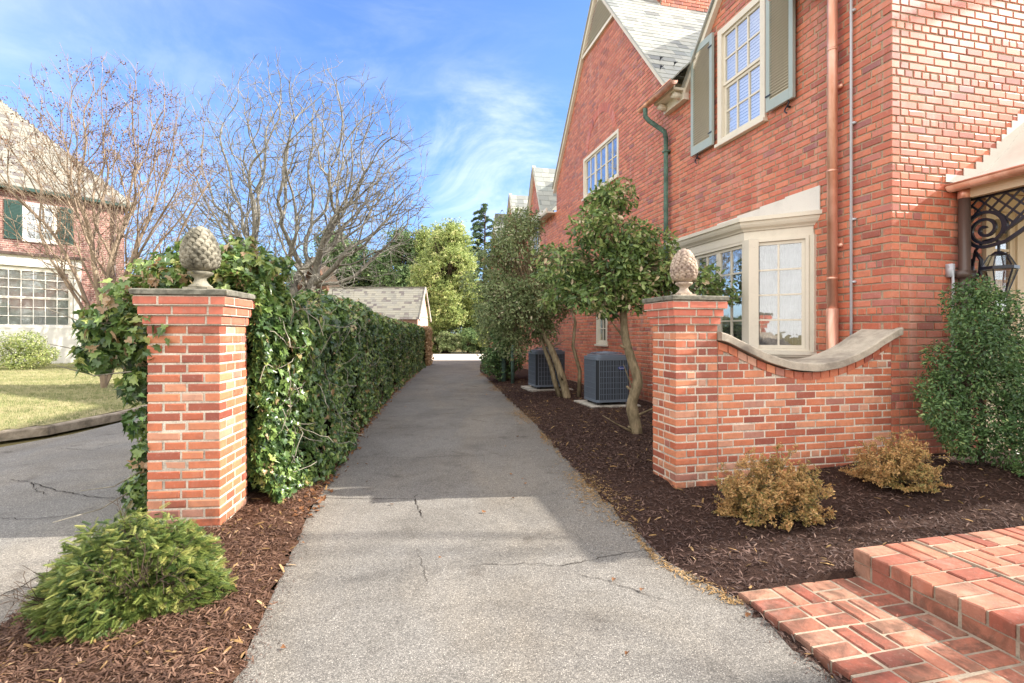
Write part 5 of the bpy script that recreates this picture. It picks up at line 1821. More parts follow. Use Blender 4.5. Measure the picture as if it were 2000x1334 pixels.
# crape myrtle with seed heads
B1 = (-9.25, 11.6, .12)
sd_ = []
rm_ = random.Random(6)
for q, (dx, dy) in enumerate(((-.62, 0), (-.38, .2), (-.16, -.15), (.04, .1), (.22, -.1), (.42, .15), (.66, -.1), (-.9, -.1), (.95, .1))):
    sd_.append([B1] + [(B1[0] + dx * f_ + rm_.gauss(0, .03), B1[1] + dy * f_ + .12 * math.sin(q), z_) for f_, z_ in ((.10, .5), (.16, .9), (.26, 1.4), (.50, 2.0), (.95, 2.6), (1.5, 3.2))])
T_ = ellipsoid(3400, (-9.25, 11.6, 4.6), (2.75, 1.7, 2.75), r_, .2, 2.3, lambda p: np.abs(p[:, 0] + 9.25) < .35 + (p[:, 2] - 1.4) * .62)
cm, tips = bare('crape_myrtle', B1, 'multi-stemmed pale barked tree with brown seed heads in front of the neighbouring house', sd_, T_[:1900], .6, .0062, 5, 'bark_pale', None, 3, .3, .45, .08)
r_ = np.random.default_rng(3)
T_ = np.array([tuple(t) for t in tips])
T_ = T_[(T_[:, 2] > 4.9)]; T_ = T_[r_.random(len(T_)) < .85]
P_ = np.repeat(T_, 16, 0) + r_.normal(0, .065, (len(T_) * 16, 3))
cloud('seed_heads', P_, rdir(len(P_), r_), rdir(len(P_), r_), r_.uniform(.028, .055, len(P_)), 'diamond', M['seed'], cm, None, 3)
# far bare trees behind
def far_bare(x, y, h, seed, label, mat='bark_grey', w=.36, n=520):
    r = np.random.default_rng(seed)
    sd_ = limbs_((x, y, 0), [(-.35, 0, 1), (.3, .2, 1), (.02, -.2, 1)], h * .35, 4, seed)
    T = ellipsoid(n, (x, y, h * .62), (h * w, h * w, h * .4), r, .15, h * .25)
    bare('bare_tree', (x, y, 0), label, sd_, T, .35, .011, seed, mat, 'bare trees in the background', 2, .6)
far_bare(-25, 34, 11.5, 60, 'bare brown tree far behind, between the crape myrtle and the neighbouring house', 'bark_dark')
far_bare(-18.5, 33, 9.5, 61, 'bare tree far behind the mossy finial')
far_bare(-9.5, 44, 10.5, 62, 'bare tree far behind the slate garage roof')
far_bare(-31, 42, 12, 63, 'bare tree far off behind the neighbouring house roof corner')

# leafy crowns
def blob_crown(n, blobs, r, flat=.8, shell=.55):
    P, Nn = [], []
    w = np.array([b[3] ** 2 for b in blobs]); w = w / w.sum()
    cnt = (w * n).astype(int)
    for (x, y, z, s_), k in zip(blobs, cnt):
        d = rdir(k, r); rad = s_ * (shell + (1 - shell) * r.random(k) ** .5) * (1 + .18 * sn(d * 3 + np.array([x, y, z]), 1, 2))
        q = d * rad[:, None]; q[:, 2] *= flat
        P.append(q + np.array([x, y, z])); Nn.append(d)
    return np.concatenate(P), np.concatenate(Nn)

def leafy_tree(name, base, blobs, n, size, kind, mat, label, cat, trunk_h, trunk_r, barkm, seed, group=None, limbs=8, shell=.5, flat=.8, trunk_pts=None, jit=0.):
    r = np.random.default_rng(seed); rr = random.Random(seed)
    o_ = empty(name, base, label, cat, group)
    b0 = Vector(base)
    mb = MB()
    tp = trunk_pts or [b0 - Vector((0, 0, .05)), b0 + Vector((.03, .0, trunk_h * .5)), b0 + Vector((0, .03, trunk_h))]
    if trunk_pts:
        fp = []
        for i in range(len(tp) - 1):
            p0, p1, p2, p3 = tp[max(i - 1, 0)], tp[i], tp[i + 1], tp[min(i + 2, len(tp) - 1)]
            for k in range(6):
                t = k / 6
                fp.append(.5 * ((2 * p1) + (p2 - p0) * t + (2 * p0 - 5 * p1 + 4 * p2 - p3) * t * t + (3 * p1 - p0 - 3 * p2 + p3) * t ** 3))
        tp = fp + [tp[-1]]
    rads = [trunk_r * (1.25 - .6 * i / (len(tp) - 1)) * (1 + (rr.uniform(-.07, .2) if trunk_pts and rr.random() < .4 else 0)) for i in range(len(tp))]
    rads[0] *= 1.2
    mb.tube(tp, rads, 12)
    if trunk_pts:
        for k in range(7):      # pruned stubs and side twigs
            i = rr.randrange(3, len(tp) - 6); a = rr.uniform(0, 6.28); d = Vector((math.cos(a), math.sin(a) * .6 - .3, .5)).normalized()
            L = rr.choice((.05, .06, .07, .35, .45))
            mb.tube([tp[i], tp[i] + d * (trunk_r + L * .5), tp[i] + d * (trunk_r + L) + Vector((0, 0, .05 * L))], [trunk_r * .35, trunk_r * (.3 if L < .1 else .12), trunk_r * (.22 if L < .1 else .06)], 7)
    mb.build('trunk', M[barkm], o_, True)
    top = Vector(tp[-1])
    ch = []
    for i, bl in enumerate(blobs):
        c = Vector(bl[:3])
        mid = top.lerp(c, .5) + Vector((rr.gauss(0, .12), rr.gauss(0, .12), rr.gauss(0, .08))) * bl[3]
        st = Vector(tp[-2]).lerp(top, rr.uniform(.5, 1))
        ch.append(([st, mid, c], [trunk_r * .4, trunk_r * .25, trunk_r * .12], 1))
        for k in range(8):
            d = Vector((rr.gauss(0, 1), rr.gauss(0, 1), rr.gauss(0, .8))).normalized()
            s0 = mid.lerp(c, rr.random())
            ch.append(([s0, s0 + d * bl[3] * .5, c + d * bl[3] * .95], [trunk_r * .13, trunk_r * .08, trunk_r * .03], 2))
    chains_mesh('limbs', ch, M[barkm], o_)
    P, Nn = blob_crown(n, blobs, r, flat, shell)
    if jit: P = P + r.normal(0, jit, P.shape); P[:, 2] = np.maximum(P[:, 2], base[2] + .05)
    nr = norm(Nn * .6 + rdir(len(P), r) * .9 + np.array([0, 0, .35]))
    tip = Nn * .8 + rdir(len(P), r) + np.array([0, 0, -.3])
    rnd = np.clip(.45 + .22 * sn(P, 2.2 / max(b[3] for b in blobs), seed) + r.normal(0, .22, len(P)), 0, 1)
    cloud('crown', P, nr, tip, r.uniform(.7, 1.25, len(P)) * size, kind, M[mat], o_, rnd, seed)
    return o_

# near holly (trunk in front of the pier wall line)
def rand_blobs(c, ext, n, s0, s1, seed, prof=None):
    r = random.Random(seed); out = []
    for i in range(n):
        while True:
            p = [r.uniform(-1, 1) for _ in range(3)]
            if p[0] ** 2 + p[1] ** 2 + p[2] ** 2 < 1: break
        out.append((c[0] + p[0] * ext[0], c[1] + p[1] * ext[1], c[2] + p[2] * ext[2], r.uniform(s0, s1)))
    return out
b1 = rand_blobs((1.28, 6.65, 2.42), (.86, .6, .78), 30, .13, .33, 2) + rand_blobs((.95, 6.6, 1.95), (.5, .5, .45), 12, .12, .24, 12) + rand_blobs((2.2, 6.4, 2.0), (.6, .4, .3), 10, .1, .2, 14) + [(2.0, 6.4, 2.1, .25), (2.35, 6.2, 2.05, .2), (.85, 6.7, 2.1, .3), (1.0, 6.6, 2.7, .28), (1.25, 6.7, 3.1, .24), (.72, 6.5, 1.9, .2), (2.1, 6.6, 1.75, .15), (2.6, 6.3, 1.9, .16)]
leafy_tree('holly_tree', (1.60, 6.6, .04), b1, 11000, .076, 'oval', 'holly', 'nearest holly tree with a single knobbly pale trunk beside the brick pier', 'tree', 1.7, .064, 'bark_holly', 81, 'hollies in the mulch bed',
           trunk_pts=[Vector((1.60, 6.6, -.02)), Vector((1.60, 6.6, .15)), Vector((1.55, 6.62, .45)), Vector((1.62, 6.6, .75)), Vector((1.55, 6.6, 1.0)), Vector((1.46, 6.62, 1.35)), Vector((1.44, 6.65, 1.8)), Vector((1.4, 6.68, 2.2))], shell=.35)
b2 = rand_blobs((.22, 10.8, 2.5), (1.05, .95, 1.4), 56, .2, .46, 4) + rand_blobs((.1, 10.9, 1.6), (.8, .7, .6), 14, .2, .35, 24) + [(.2, 10.8, 3.6, .3), (-.1, 10.8, 3.0, .35), (.75, 10.6, 2.2, .3)]
leafy_tree('holly_tree', (1.06, 10.3, .04), b2, 19000, .068, 'oval', 'holly_olive', 'tall olive green holly with a forked trunk leaning over the farther air conditioner', 'tree', 1.2, .068, 'bark_holly', 82, 'hollies in the mulch bed',
           trunk_pts=[Vector((1.12, 10.2, -.02)), Vector((1.0, 10.3, .5)), Vector((.82, 10.4, 1.0)), Vector((.6, 10.6, 1.5)), Vector((.4, 10.8, 2.2))], shell=.35)
mb = MB(); mb.tube([(1.0, 10.35, -.02), (.85, 10.4, .45), (.8, 10.45, .7), (.62, 10.6, 1.2), (.6, 10.7, 1.6)], [.055, .05, .05, .035, .03], 9)
st_o = mb.build('second_stem', M['bark_holly'], bpy.data.objects['holly_tree.001'], True)
mb = MB(); mb.tube([(1.35, 10.35, .05), (1.38, 10.4, .6), (1.25, 10.5, 1.1), (1.3, 10.5, 1.6), (1.1, 10.6, 2.3)], [.045, .04, .035, .03, .02], 8)
mb.build('side_stem', M['bark_holly'], bpy.data.objects['holly_tree.001'], True)
b3 = rand_blobs((-.25, 14.6, 2.0), (.55, 1.2, 1.9), 30, .28, .45, 6)
leafy_tree('holly_tree', (-.1, 14.6, .04), b3, 9000, .075, 'oval', 'holly_olive', 'dense holly farthest along the wall, its leaves nearly down to the mulch', 'tree', 1.0, .06, 'bark_holly', 83, 'hollies in the mulch bed', shell=.35)
b4 = rand_blobs((-.25, 14.2, .95), (.5, .6, .75), 14, .18, .32, 8)
leafy_tree('shrub', (-.25, 14.2, .03), b4, 3500, .08, 'oval', 'box', 'dark shrub with drooping leaves at the foot of the farthest holly', 'shrub', .5, .03, 'bark_dark', 84, 'shrubs against the house', shell=.3)
b5 = [(-.85, 21.0, .22, .24), (-.95, 21.1, .35, .2), (-.7, 21.0, .3, .2)]
leafy_tree('shrub', (-.85, 21.0, .0), b5, 900, .09, 'diamond', 'evergreen', 'small round green shrub at the far corner of the house', 'shrub', .15, .02, 'bark_dark', 85, 'shrubs against the house', shell=.3)

# background evergreens
def far_leafy(x, y, zc, ext, nb, s0, s1, n, size, mat, label, seed, kind='tuft', th=None, name='evergreen_tree', cat='tree', shell=.4):
    bl = rand_blobs((x, y, zc), ext, int(nb * 2.6), s0 * .45, s1 * .7, seed)
    return leafy_tree(name, (x, y, 0), bl, n, size, kind, mat, label, cat, th or max(.6, zc * .7), max(.05, ext[2] * .05), 'bark_dark', seed, 'trees and shrubs beyond the court', shell=.0, flat=.6, jit=.07 * max(ext[0], 1) + (.12 if ext[2] > 1.5 else 0))
far_leafy(-4.7, 36, 5.0, (2.0, 1.6, 4.0), 70, .3, .8, 24000, .15, 'gold', 'tall yellow green tree filling the end of the driveway', 91)
far_leafy(-1.6, 37, 2.6, (1.9, 1.5, 2.0), 30, .4, .8, 9000, .19, 'gold', 'yellow green evergreen next to the far corner of the house', 92)
far_leafy(-6.6, 42, 6.4, (1.5, 1.4, 3.9), 26, .5, .95, 5500, .22, 'gold', 'loose golden topped tree left of the tall yellow green one', 93, shell=.3)
far_leafy(-9.4, 42, 5.8, (2.8, 2, 4.2), 34, .6, 1.1, 8200, .24, 'evergreen', 'dark evergreen behind the right end of the garage roof', 94, shell=.3)
far_leafy(-14.0, 42, 5.4, (2.8, 2, 3.9), 30, .6, 1.1, 7000, .24, 'evergreen', 'dark evergreen behind the middle of the garage roof', 95, shell=.3)
far_leafy(-17.0, 38, 3.5, (2.2, 1.5, 2.4), 18, .5, 1.0, 3000, .22, 'evergreen', 'dark evergreen behind the trunk of the wide bare tree', 96, shell=.3)
far_leafy(-4.2, 34.3, .8, (.7, .5, .6), 12, .25, .4, 2200, .12, 'holly_olive', 'low olive brown shrub across the court', 97, name='shrub', cat='shrub')
far_leafy(-3.0, 34.6, .9, (.6, .5, .8), 12, .3, .45, 1800, .14, 'evergreen', 'rounded dark green shrub across the court', 98, name='shrub', cat='shrub')
far_leafy(-1.4, 34.6, .8, (1.0, .5, .7), 12, .25, .45, 1800, .14, 'gold', 'low yellow green shrub across the court beside the house corner', 99, name='shrub', cat='shrub')
far_leafy(-6.2, 35, 1.1, (.9, .5, 1.0), 12, .3, .5, 1800, .16, 'gold', 'low yellow green shrub across the court at the hedge end', 100, name='shrub', cat='shrub')
for i, (x_, y__, w_, h_, m_, lb_) in enumerate(((-7.6, 35.4, 1.2, 1.6, 'evergreen', 'dark low shrub across the court, half hidden by the dry end of the hedge'), (-5.2, 35.6, 1.0, 1.5, 'gold', 'pale green shrub across the court behind the olive brown shrub'), (-2.2, 35.8, 1.0, 1.7, 'evergreen', 'tallest green shrub across the court behind the rounded dark one'), (-.2, 35.4, 1.0, 1.5, 'evergreen', 'green shrub across the court closest to the house corner'))):
    far_leafy(x_, y__, h_ * .55, (w_, .5, h_ * .55), 12, .4, .6, 2400, .14, m_, lb_, 120 + i, name='shrub', cat='shrub')
# deodar cedar
cd = empty('cedar_tree', (-2.6, 48, 0), 'tall layered blue green cedar rising behind the house corner', 'tree')
mb = MB(); mb.tube([(-2.6, 48, 0), (-2.6, 48, 6), (-2.5, 48, 13.4)], [.22, .15, .03], 8); mb.build('trunk', M['bark_dark'], cd, True)
r_ = np.random.default_rng(77); P_, D_ = [], []; ch = []
for i in range(62):
    z = 3 + 10.2 * (i / 62); L = (13.9 - z) * .30 + .6; a = r_.uniform(0, 6.28); L *= r_.uniform(.7, 1.1)
    dv = np.array([math.cos(a), math.sin(a), .1])
    ch.append(([Vector((-2.6, 48, z)), Vector((-2.6 + dv[0] * L * .5, 48 + dv[1] * L * .5, z + .18)), Vector((-2.6 + dv[0] * L, 48 + dv[1] * L, z - .05))], [.05, .03, .01], 2))
    k = int(60 * L); t = .2 + .8 * r_.random(k)
    q = np.array([-2.6, 48, z]) + dv[None] * (t * L)[:, None]
    q[:, 2] += .3 * np.sin(t * 2.6) - .35 * t ** 2
    side = np.array([-dv[1], dv[0], 0]); q += side[None] * (r_.normal(0, .16, k) * (1.1 - t * .6))[:, None]; q[:, 2] -= np.abs(r_.normal(0, .04, k))
    P_.append(q); D_.append(np.repeat(dv[None], k, 0))
chains_mesh('limbs', ch, M['bark_dark'], cd)
P_ = np.concatenate(P_); D_ = np.concatenate(D_)
cloud('crown', P_, norm(np.array([0, 0, 1.]) + r_.normal(0, .4, P_.shape)), D_ + r_.normal(0, .5, P_.shape), r_.uniform(.12, .22, len(P_)), 'tuft', M['cedar'], cd, None, 77)

# ------------------------------------------------------------------ ivy hedge
hedge = empty('ivy_hedge', (-2.6, 8, 0), 'long thick wall of dark glossy ivy running down the left side of the driveway', 'hedge')
def hedge_top(y):
    return np.interp(y, [4.0, 4.6, 5.5, 6.5, 7.4, 8.3, 9.2, 10.2, 12, 16, 21], [1.84, 1.80, 1.68, 1.78, 1.90, 1.88, 1.80, 1.72, 1.72, 1.68, 1.64])
def hedge_face(y):   # x of the drive-side face at mid height
    return np.interp(y, [4.05, 4.5, 4.9, 6.9, 10.6, 16.5, 21.2], [-2.02, -1.9, -1.86, -2.2, -2.68, -3.28, -3.68])
def hedge_left(y): return hedge_face(y) - np.interp(y, [4, 6, 21], [.85, .9, .9])
# inner hull
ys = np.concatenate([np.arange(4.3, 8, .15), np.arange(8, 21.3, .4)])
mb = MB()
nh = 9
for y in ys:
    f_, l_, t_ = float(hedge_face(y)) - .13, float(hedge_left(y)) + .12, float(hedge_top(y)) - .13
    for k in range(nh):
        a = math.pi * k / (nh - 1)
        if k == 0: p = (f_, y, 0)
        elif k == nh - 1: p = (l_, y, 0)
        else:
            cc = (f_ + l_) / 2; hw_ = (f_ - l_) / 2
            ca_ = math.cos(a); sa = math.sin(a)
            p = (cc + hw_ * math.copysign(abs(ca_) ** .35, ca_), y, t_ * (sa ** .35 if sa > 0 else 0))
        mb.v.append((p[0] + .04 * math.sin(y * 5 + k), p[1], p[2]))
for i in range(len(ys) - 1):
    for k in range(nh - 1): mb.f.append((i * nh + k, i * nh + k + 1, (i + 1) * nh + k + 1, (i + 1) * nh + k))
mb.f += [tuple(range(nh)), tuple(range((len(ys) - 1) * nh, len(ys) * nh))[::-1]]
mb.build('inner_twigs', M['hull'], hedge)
r_ = np.random.default_rng(55)
def hedge_samples(n):
    y = 4.05 + 17.2 * r_.random(n) ** 2.0
    u = r_.random(n)
    f = hedge_face(y); l = hedge_left(y); t = hedge_top(y)
    P = np.zeros((n, 3)); Nn = np.zeros((n, 3))
    s = u < .68; tp = (u >= .68) & (u < .90); lf = u >= .90
    zr = r_.random(n)
    P[s] = np.column_stack([f, y, zr * t])[s]; Nn[s] = [1, -.08, .25]
    q = r_.random(n)
    P[tp] = np.column_stack([l + (f - l) * q, y, t])[tp]; Nn[tp] = [.1, -.1, 1]
    P[lf] = np.column_stack([l, y, zr * t])[lf]; Nn[lf] = [-1, 0, .2]
    # rounded shoulders
    zf = P[:, 2] / t
    P[:, 0] += np.where(s, -.16 * np.clip((zf - .82) / .18, 0, 1) ** 2, 0)
    P[:, 2] -= np.where(tp, .16 * (np.abs(q - .5) * 2) ** 3, 0)
    b = sn(P, 2.3, 8) * .09 + sn(P, 6.5, 9) * .05
    far = np.clip((y - 9) / 6, 0, 1)
    b *= (1 - .5 * far)
    P += norm(Nn) * (b - .02 + np.abs(r_.normal(0, .035, n)) - .10 * (sn(P, 3.7, 18) > .55))[:, None]
    P[:, 2] = np.maximum(P[:, 2], .02)
    # bottom flares onto the bed
    P[:, 0] += np.where(s, .10 * np.clip(1 - P[:, 2] / .35, 0, 1), 0)
    return P, Nn, y
P_, N_v, y_ = hedge_samples(36000)
size_ = np.interp(y_, [4, 8, 14, 21], [.068, .066, .074, .088]) * r_.uniform(.4, 1.15, len(y_)) * np.where(P_[:, 2] > 1.2, 1.15, .85)
# near end face next to the pier, and mounds over the pier / left side
def blob_leaves(blobs, n):
    Q, D = blob_crown(n, blobs, r_, .9, .6); return Q, D
ends = [(-2.42, 4.25, 1.55, .42), (-2.75, 4.1, 1.5, .40), (-2.30, 4.35, 1.82, .30), (-2.75, 4.1, 1.15, .32), (-2.6, 4.3, .7, .4), (-2.1, 4.35, 1.0, .28), (-2.12, 4.4, .5, .3), (-2.12, 4.4, 1.5, .3),
        (-2.62, 3.92, 1.80, .17), (-2.45, 4.12, 1.86, .2), (-2.15, 4.22, 1.88, .19), (-2.82, 3.85, 1.62, .22), (-2.72, 3.75, 1.35, .2), (-2.62, 4.25, 2.0, .2), (-2.85, 4.15, 1.85, .2), (-2.3, 4.35, 2.02, .2), (-2.1, 4.45, 1.93, .17), (-2.4, 4.5, 1.95, .2), (-2.45, 4.0, 1.80, .1), (-2.95, 3.8, 1.42, .22), (-3.12, 3.9, 1.38, .17), (-3.0, 3.7, 1.2, .14),
        (-2.70, 3.72, 1.0, .15), (-2.66, 3.70, .75, .13), (-2.63, 3.68, .5, .12), (-2.62, 3.70, .28, .13), (-2.72, 3.85, .2, .2), (-2.02, 4.25, .25, .2)]
Q_, D_ = blob_leaves(ends, 7200)
ok = ~((Q_[:, 1] < 4.05) & (Q_[:, 0] > -2.52) & (Q_[:, 2] < 1.68))   # keep leaves out of the brick pier
okp = ok
Q_, D_ = Q_[okp], D_[okp]
# few sprays lying across the pier face
spray = []
for (x, z) in ((-2.50, 1.50), (-2.46, 1.42), (-2.49, 1.34), (-2.44, 1.37), (-2.40, 1.40), (-2.50, 1.25), (-2.47, 1.2), (-2.51, 1.1), (-2.52, .95), (-2.52, .8), (-2.51, .6), (-2.38, 1.43), (-2.36, 1.33), (-2.42, 1.28)):
    spray.append((x, 3.50 - (x + 2.5) * -.1, z))
S_ = np.array(spray)
P_ = np.concatenate([P_, Q_, S_]); N_v = np.concatenate([N_v, D_, np.tile([0, -1, .1], (len(S_), 1))])
size_ = np.concatenate([size_, r_.uniform(.045, .085, len(Q_)), r_.uniform(.04, .07, len(S_))])
n_ = len(P_)
nr = norm(norm(N_v) * 1.0 + r_.normal(0, .58, (n_, 3)) + np.array([0, 0, .25]))
tip = np.array([0, 0, -1.]) + r_.normal(0, .55, (n_, 3)) + N_v * .2
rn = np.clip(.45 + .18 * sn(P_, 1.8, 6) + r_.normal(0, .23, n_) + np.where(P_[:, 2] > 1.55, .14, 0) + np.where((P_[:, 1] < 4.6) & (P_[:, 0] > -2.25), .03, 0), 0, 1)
cloud('foliage', P_, nr, tip, size_, 'ivy', M['ivy'], hedge, rn, 5)
# woody runners
ch = []
rr_ = random.Random(8)
for i in range(130):
    y = 4.2 + 10 * rr_.random() ** 2; f = float(hedge_face(y)); z = rr_.uniform(.1, 1.7)
    p = Vector((f + .02, y, z)); pts = [p]
    d = Vector((0, rr_.gauss(0, .6), rr_.gauss(0, 1))).normalized()
    for k in range(5):
        d = (d + Vector((rr_.gauss(0, .25), rr_.gauss(0, .35), rr_.gauss(0, .35)))).normalized()
        p = p + d * .07; p.x = max(p.x, f - .02); pts.append(p.copy())
    for q in pts[1:]: q.x += .05
    ch.append((pts, [.004] * 6, 3))
for (x0, y0, z0, x1, y1, z1) in ((-2.9, 3.8, 1.45, -3.35, 3.7, 1.55), (-2.9, 3.75, 1.3, -3.4, 3.75, 1.3), (-2.75, 3.7, 1.1, -3.2, 3.6, 1.15), (-2.65, 3.7, .3, -3.05, 3.4, .12), (-2.65, 3.7, .4, -2.95, 3.5, .3)):
    ch.append(([Vector((x0, y0, z0)), Vector(((x0 + x1) / 2, (y0 + y1) / 2, (z0 + z1) / 2 - .05)), Vector((x1, y1, z1))], [.006, .005, .003], 3))
tag(chains_mesh('runners', ch, M['bark_grey'], hedge), kind='stuff')
# dry end of the hedge (clipped, browner), with sunlight painted into its paler leaves
n_ = 2600
y = 21.2 + r_.random(n_) * 1.3; x = np.interp(y, [21.2, 22.5], [-3.6, -3.5]) - r_.random(n_) * .0; z = r_.random(n_) * 1.6
q = r_.random(n_) < .6
P_ = np.column_stack([np.where(q, -3.55 + r_.normal(0, .04, n_), -4.4 + r_.random(n_) * .85), np.where(q, y, 21.2 + r_.random(n_) * 1.3), np.where(q, z, 1.55 + r_.normal(0, .04, n_))])
he = cloud('dry_lit_end', P_, norm(np.tile([1, -.2, .3], (n_, 1)) + r_.normal(0, .5, (n_, 3))), rdir(n_, r_), r_.uniform(.06, .1, n_), 'ivy', M['dry_lit_leaf'], hedge, None, 9)
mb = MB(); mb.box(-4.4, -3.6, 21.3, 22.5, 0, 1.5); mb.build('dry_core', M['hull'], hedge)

# ------------------------------------------------------------------ foreground shrubs
def stems(base, n, L, seed, spread=1.0, rad=.004, lev=2, nch=(4,)):
    rr = random.Random(seed); tr = []
    for i in range(n):
        a = rr.uniform(0, 6.28); le = rr.uniform(.1, spread)
        tr.append(((math.cos(a) * le, math.sin(a) * le, 1), L * rr.uniform(.7, 1.1), rad))
    return branch_tree(base, tr, lev + 1, seed, .6, .1, nch + nch, (.6, .65), .12, .0012, gap=.3)
# yew
yc = np.array([-1.93, 2.60, .0])
yew = empty('yew_shrub', tuple(yc), 'bright green spreading yew shrub in front of the left brick pier', 'shrub')
n_ = 6500
a = r_.uniform(0, 6.283, n_); el = np.arcsin(r_.uniform(-.05, .98, n_))
lump = 1 + .13 * np.sin(a * 3 + 1) + .10 * np.sin(a * 5 + 2 + el * 3) + .07 * np.sin(a * 9 + el * 7)
rad = lump * (.62 + .38 * r_.random(n_) ** .5)
D_ = np.column_stack([np.cos(a) * np.cos(el), np.sin(a) * np.cos(el), np.sin(el)])
P_ = yc + D_ * rad[:, None] * np.array([.40, .33, .37]) + np.array([0, 0, .03])
tip = D_ * 1.0 + r_.normal(0, .35, (n_, 3)) + np.array([0, 0, .1])
nr = norm(np.array([0, 0, 1.]) + r_.normal(0, .45, (n_, 3)) + D_ * .3)
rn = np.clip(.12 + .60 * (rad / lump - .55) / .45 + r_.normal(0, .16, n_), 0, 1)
P_[:, 2] = np.maximum(P_[:, 2], .03)
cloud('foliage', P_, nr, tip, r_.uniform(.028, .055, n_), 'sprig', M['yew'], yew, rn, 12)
ch, _t = stems(tuple(yc), 16, .38, 4, 1.6, .008)
chains_mesh('stems', ch, M['bark_dark'], yew)

def twiggy(name, c, rx, ry, rz, n, size, mat, label, seed, group, kind='oval', nst=80):
    r = np.random.default_rng(seed)
    o_ = empty(name, c, label, 'shrub', group)
    rr = random.Random(seed); tr = []
    for i in range(nst):
        a = rr.uniform(0, 6.28); el = math.asin(rr.uniform(-.02, 1))
        d = (math.cos(a) * math.cos(el) * rx, math.sin(a) * math.cos(el) * ry, math.sin(el) * rz)
        L = math.sqrt(sum(q * q for q in d)) * rr.uniform(.7, .98)
        tr.append((d, L, .005))
    ch, tp = branch_tree(c, tr, 4, seed, .75, .15, (5, 3, 3), (.42, .6), .16, .0011, gap=.3)
    for q in ch:
        for p in q[0]: p.z = max(p.z, c[2] + .01)
    chains_mesh('stems', ch, M['bark_dark'] if mat != 'rust' else M['bark_holly'], o_, (4, 3, 3, 3))
    seg = [(q[0][k], q[0][k + 1]) for q in ch if q[2] >= 1 for k in range(len(q[0]) - 1) for _ in range(1 if q[2] == 1 else 3)]
    A = np.array([tuple(q[0]) for q in seg]); B = np.array([tuple(q[1]) for q in seg])
    k = r.integers(0, len(A), n); t = r.random((n, 1))
    P = A[k] * (1 - t) + B[k] * t + r.normal(0, .008, (n, 3))
    P[:, 2] = np.maximum(P[:, 2], c[2] + .02)
    D = norm(P - np.array(c))
    ax = norm(B[k] - A[k])
    rn = np.clip(.5 + .28 * sn(P, 7, seed) + r.normal(0, .2, n), 0, 1)
    cloud('foliage', P, norm(D * .5 + r.normal(0, .7, (n, 3)) + np.array([0, 0, .3])), ax + D * .4 + r.normal(0, .6, (n, 3)), r.uniform(.6, 1.2, n) * size, kind, M[mat], o_, rn, seed)
    return o_
twiggy('rusty_shrub', (1.90, 3.72, .05), .36, .34, .52, 24000, .021, 'rust', 'golden brown dormant shrub in front of the wing wall, nearer the driveway', 61, 'rusty dormant shrubs in the mulch')
twiggy('rusty_shrub', (3.17, 4.22, .15), .34, .32, .40, 15000, .021, 'rust', 'orange brown twiggy shrub nearer the tall green shrub', 65, 'rusty dormant shrubs in the mulch')
# tall green shrub by the porch
gb = []
for (x, z, s_) in ((4.18, 1.72, .17), (4.08, 1.62, .22), (4.32, 1.58, .22), (4.22, 1.45, .27), (4.0, 1.38, .22), (4.45, 1.35, .22), (4.1, 1.2, .28), (4.38, 1.15, .28), (3.88, 1.1, .22), (4.6, 1.1, .22),
                   (4.0, .92, .27), (4.3, .9, .25), (3.8, .82, .22), (4.6, .85, .27), (3.72, .65, .18), (3.95, .62, .26), (4.25, .55, .26), (4.55, .6, .3), (4.1, .38, .25), (4.4, .32, .26), (4.7, .35, .25), (4.75, .7, .25), (3.85, .45, .15)):
    gb.append((x + .02, 4.55 + .10 * math.sin(x * 9 + z * 5), z + .04, s_))
leafy_tree('upright_shrub', (4.2, 4.6, .1), [(a, b, c, d * .86) for a, b, c, d in gb], 22000, .034, 'oval', 'box', 'tall dark green small-leaved shrub hiding the foot of the porch downspout', 'shrub', .9, .022, 'bark_dark', 71, None, shell=.35, flat=.95)
twiggy('boxwood_shrub', (4.55, 4.05, .12), .42, .36, .6, 11000, .03, 'box', 'glossy low green shrub at the right edge of the mulch bed', 72, None)

# ------------------------------------------------------------------ neighbouring house
nb = empty('neighbouring_house', (-18, 20, 0), 'neighbouring two-storey brick house with dark green shutters and a hipped slate roof', 'house')
D0 = Vector((-15.9, 21.0, 0)); FD = Vector((-.615, -.789, 0)).normalized(); FN = Vector((.789, -.615, 0)).normalized()
NF = (D0, FD, FN)
W_UP = (2.1, 3.05, 4.75, 6.15)
W_UP2 = (5.6, 6.6, 4.75, 6.15)
def in_nf(x, z):
    m = (x >= 0) & (x <= 8) & (z < 6.55)
    for (a, b, c, d) in (W_UP, W_UP2): m &= ~((x > a) & (x < b) & (z > c) & (z < d))
    m &= ~((x > 1.55) & (z > .4) & (z < 4.15))
    return m
rects, strips = layout(.1, 6.55, .0767, .215, .014, in_nf, np.arange(0, 8.001, .02), 6, 20)
bricks_mesh('front_wall', NF, rects, M['brick_far'], nb, .03, 21)
strips_mesh('front_mortar', NF, strips, M['mortar_far'], nb)
SF = (D0, -FN, -FD)   # right side wall
rects, strips = layout(.1, 6.55, .0767, .215, .014, lambda x, z: (x >= 0) & (x < 8) & (z < 6.55), np.arange(0, 8.001, .02), 6, 22)
bricks_mesh('side_wall', SF, rects, M['brick_far'], nb, .03, 23)
strips_mesh('side_mortar', SF, strips, M['mortar_far'], nb)
window(nb, NF, *W_UP, 3, 4, .09, fmat='white', backing='blind', sash=True)
window(nb, NF, *W_UP2, 3, 4, .09, fmat='white', backing='blind', sash=True)
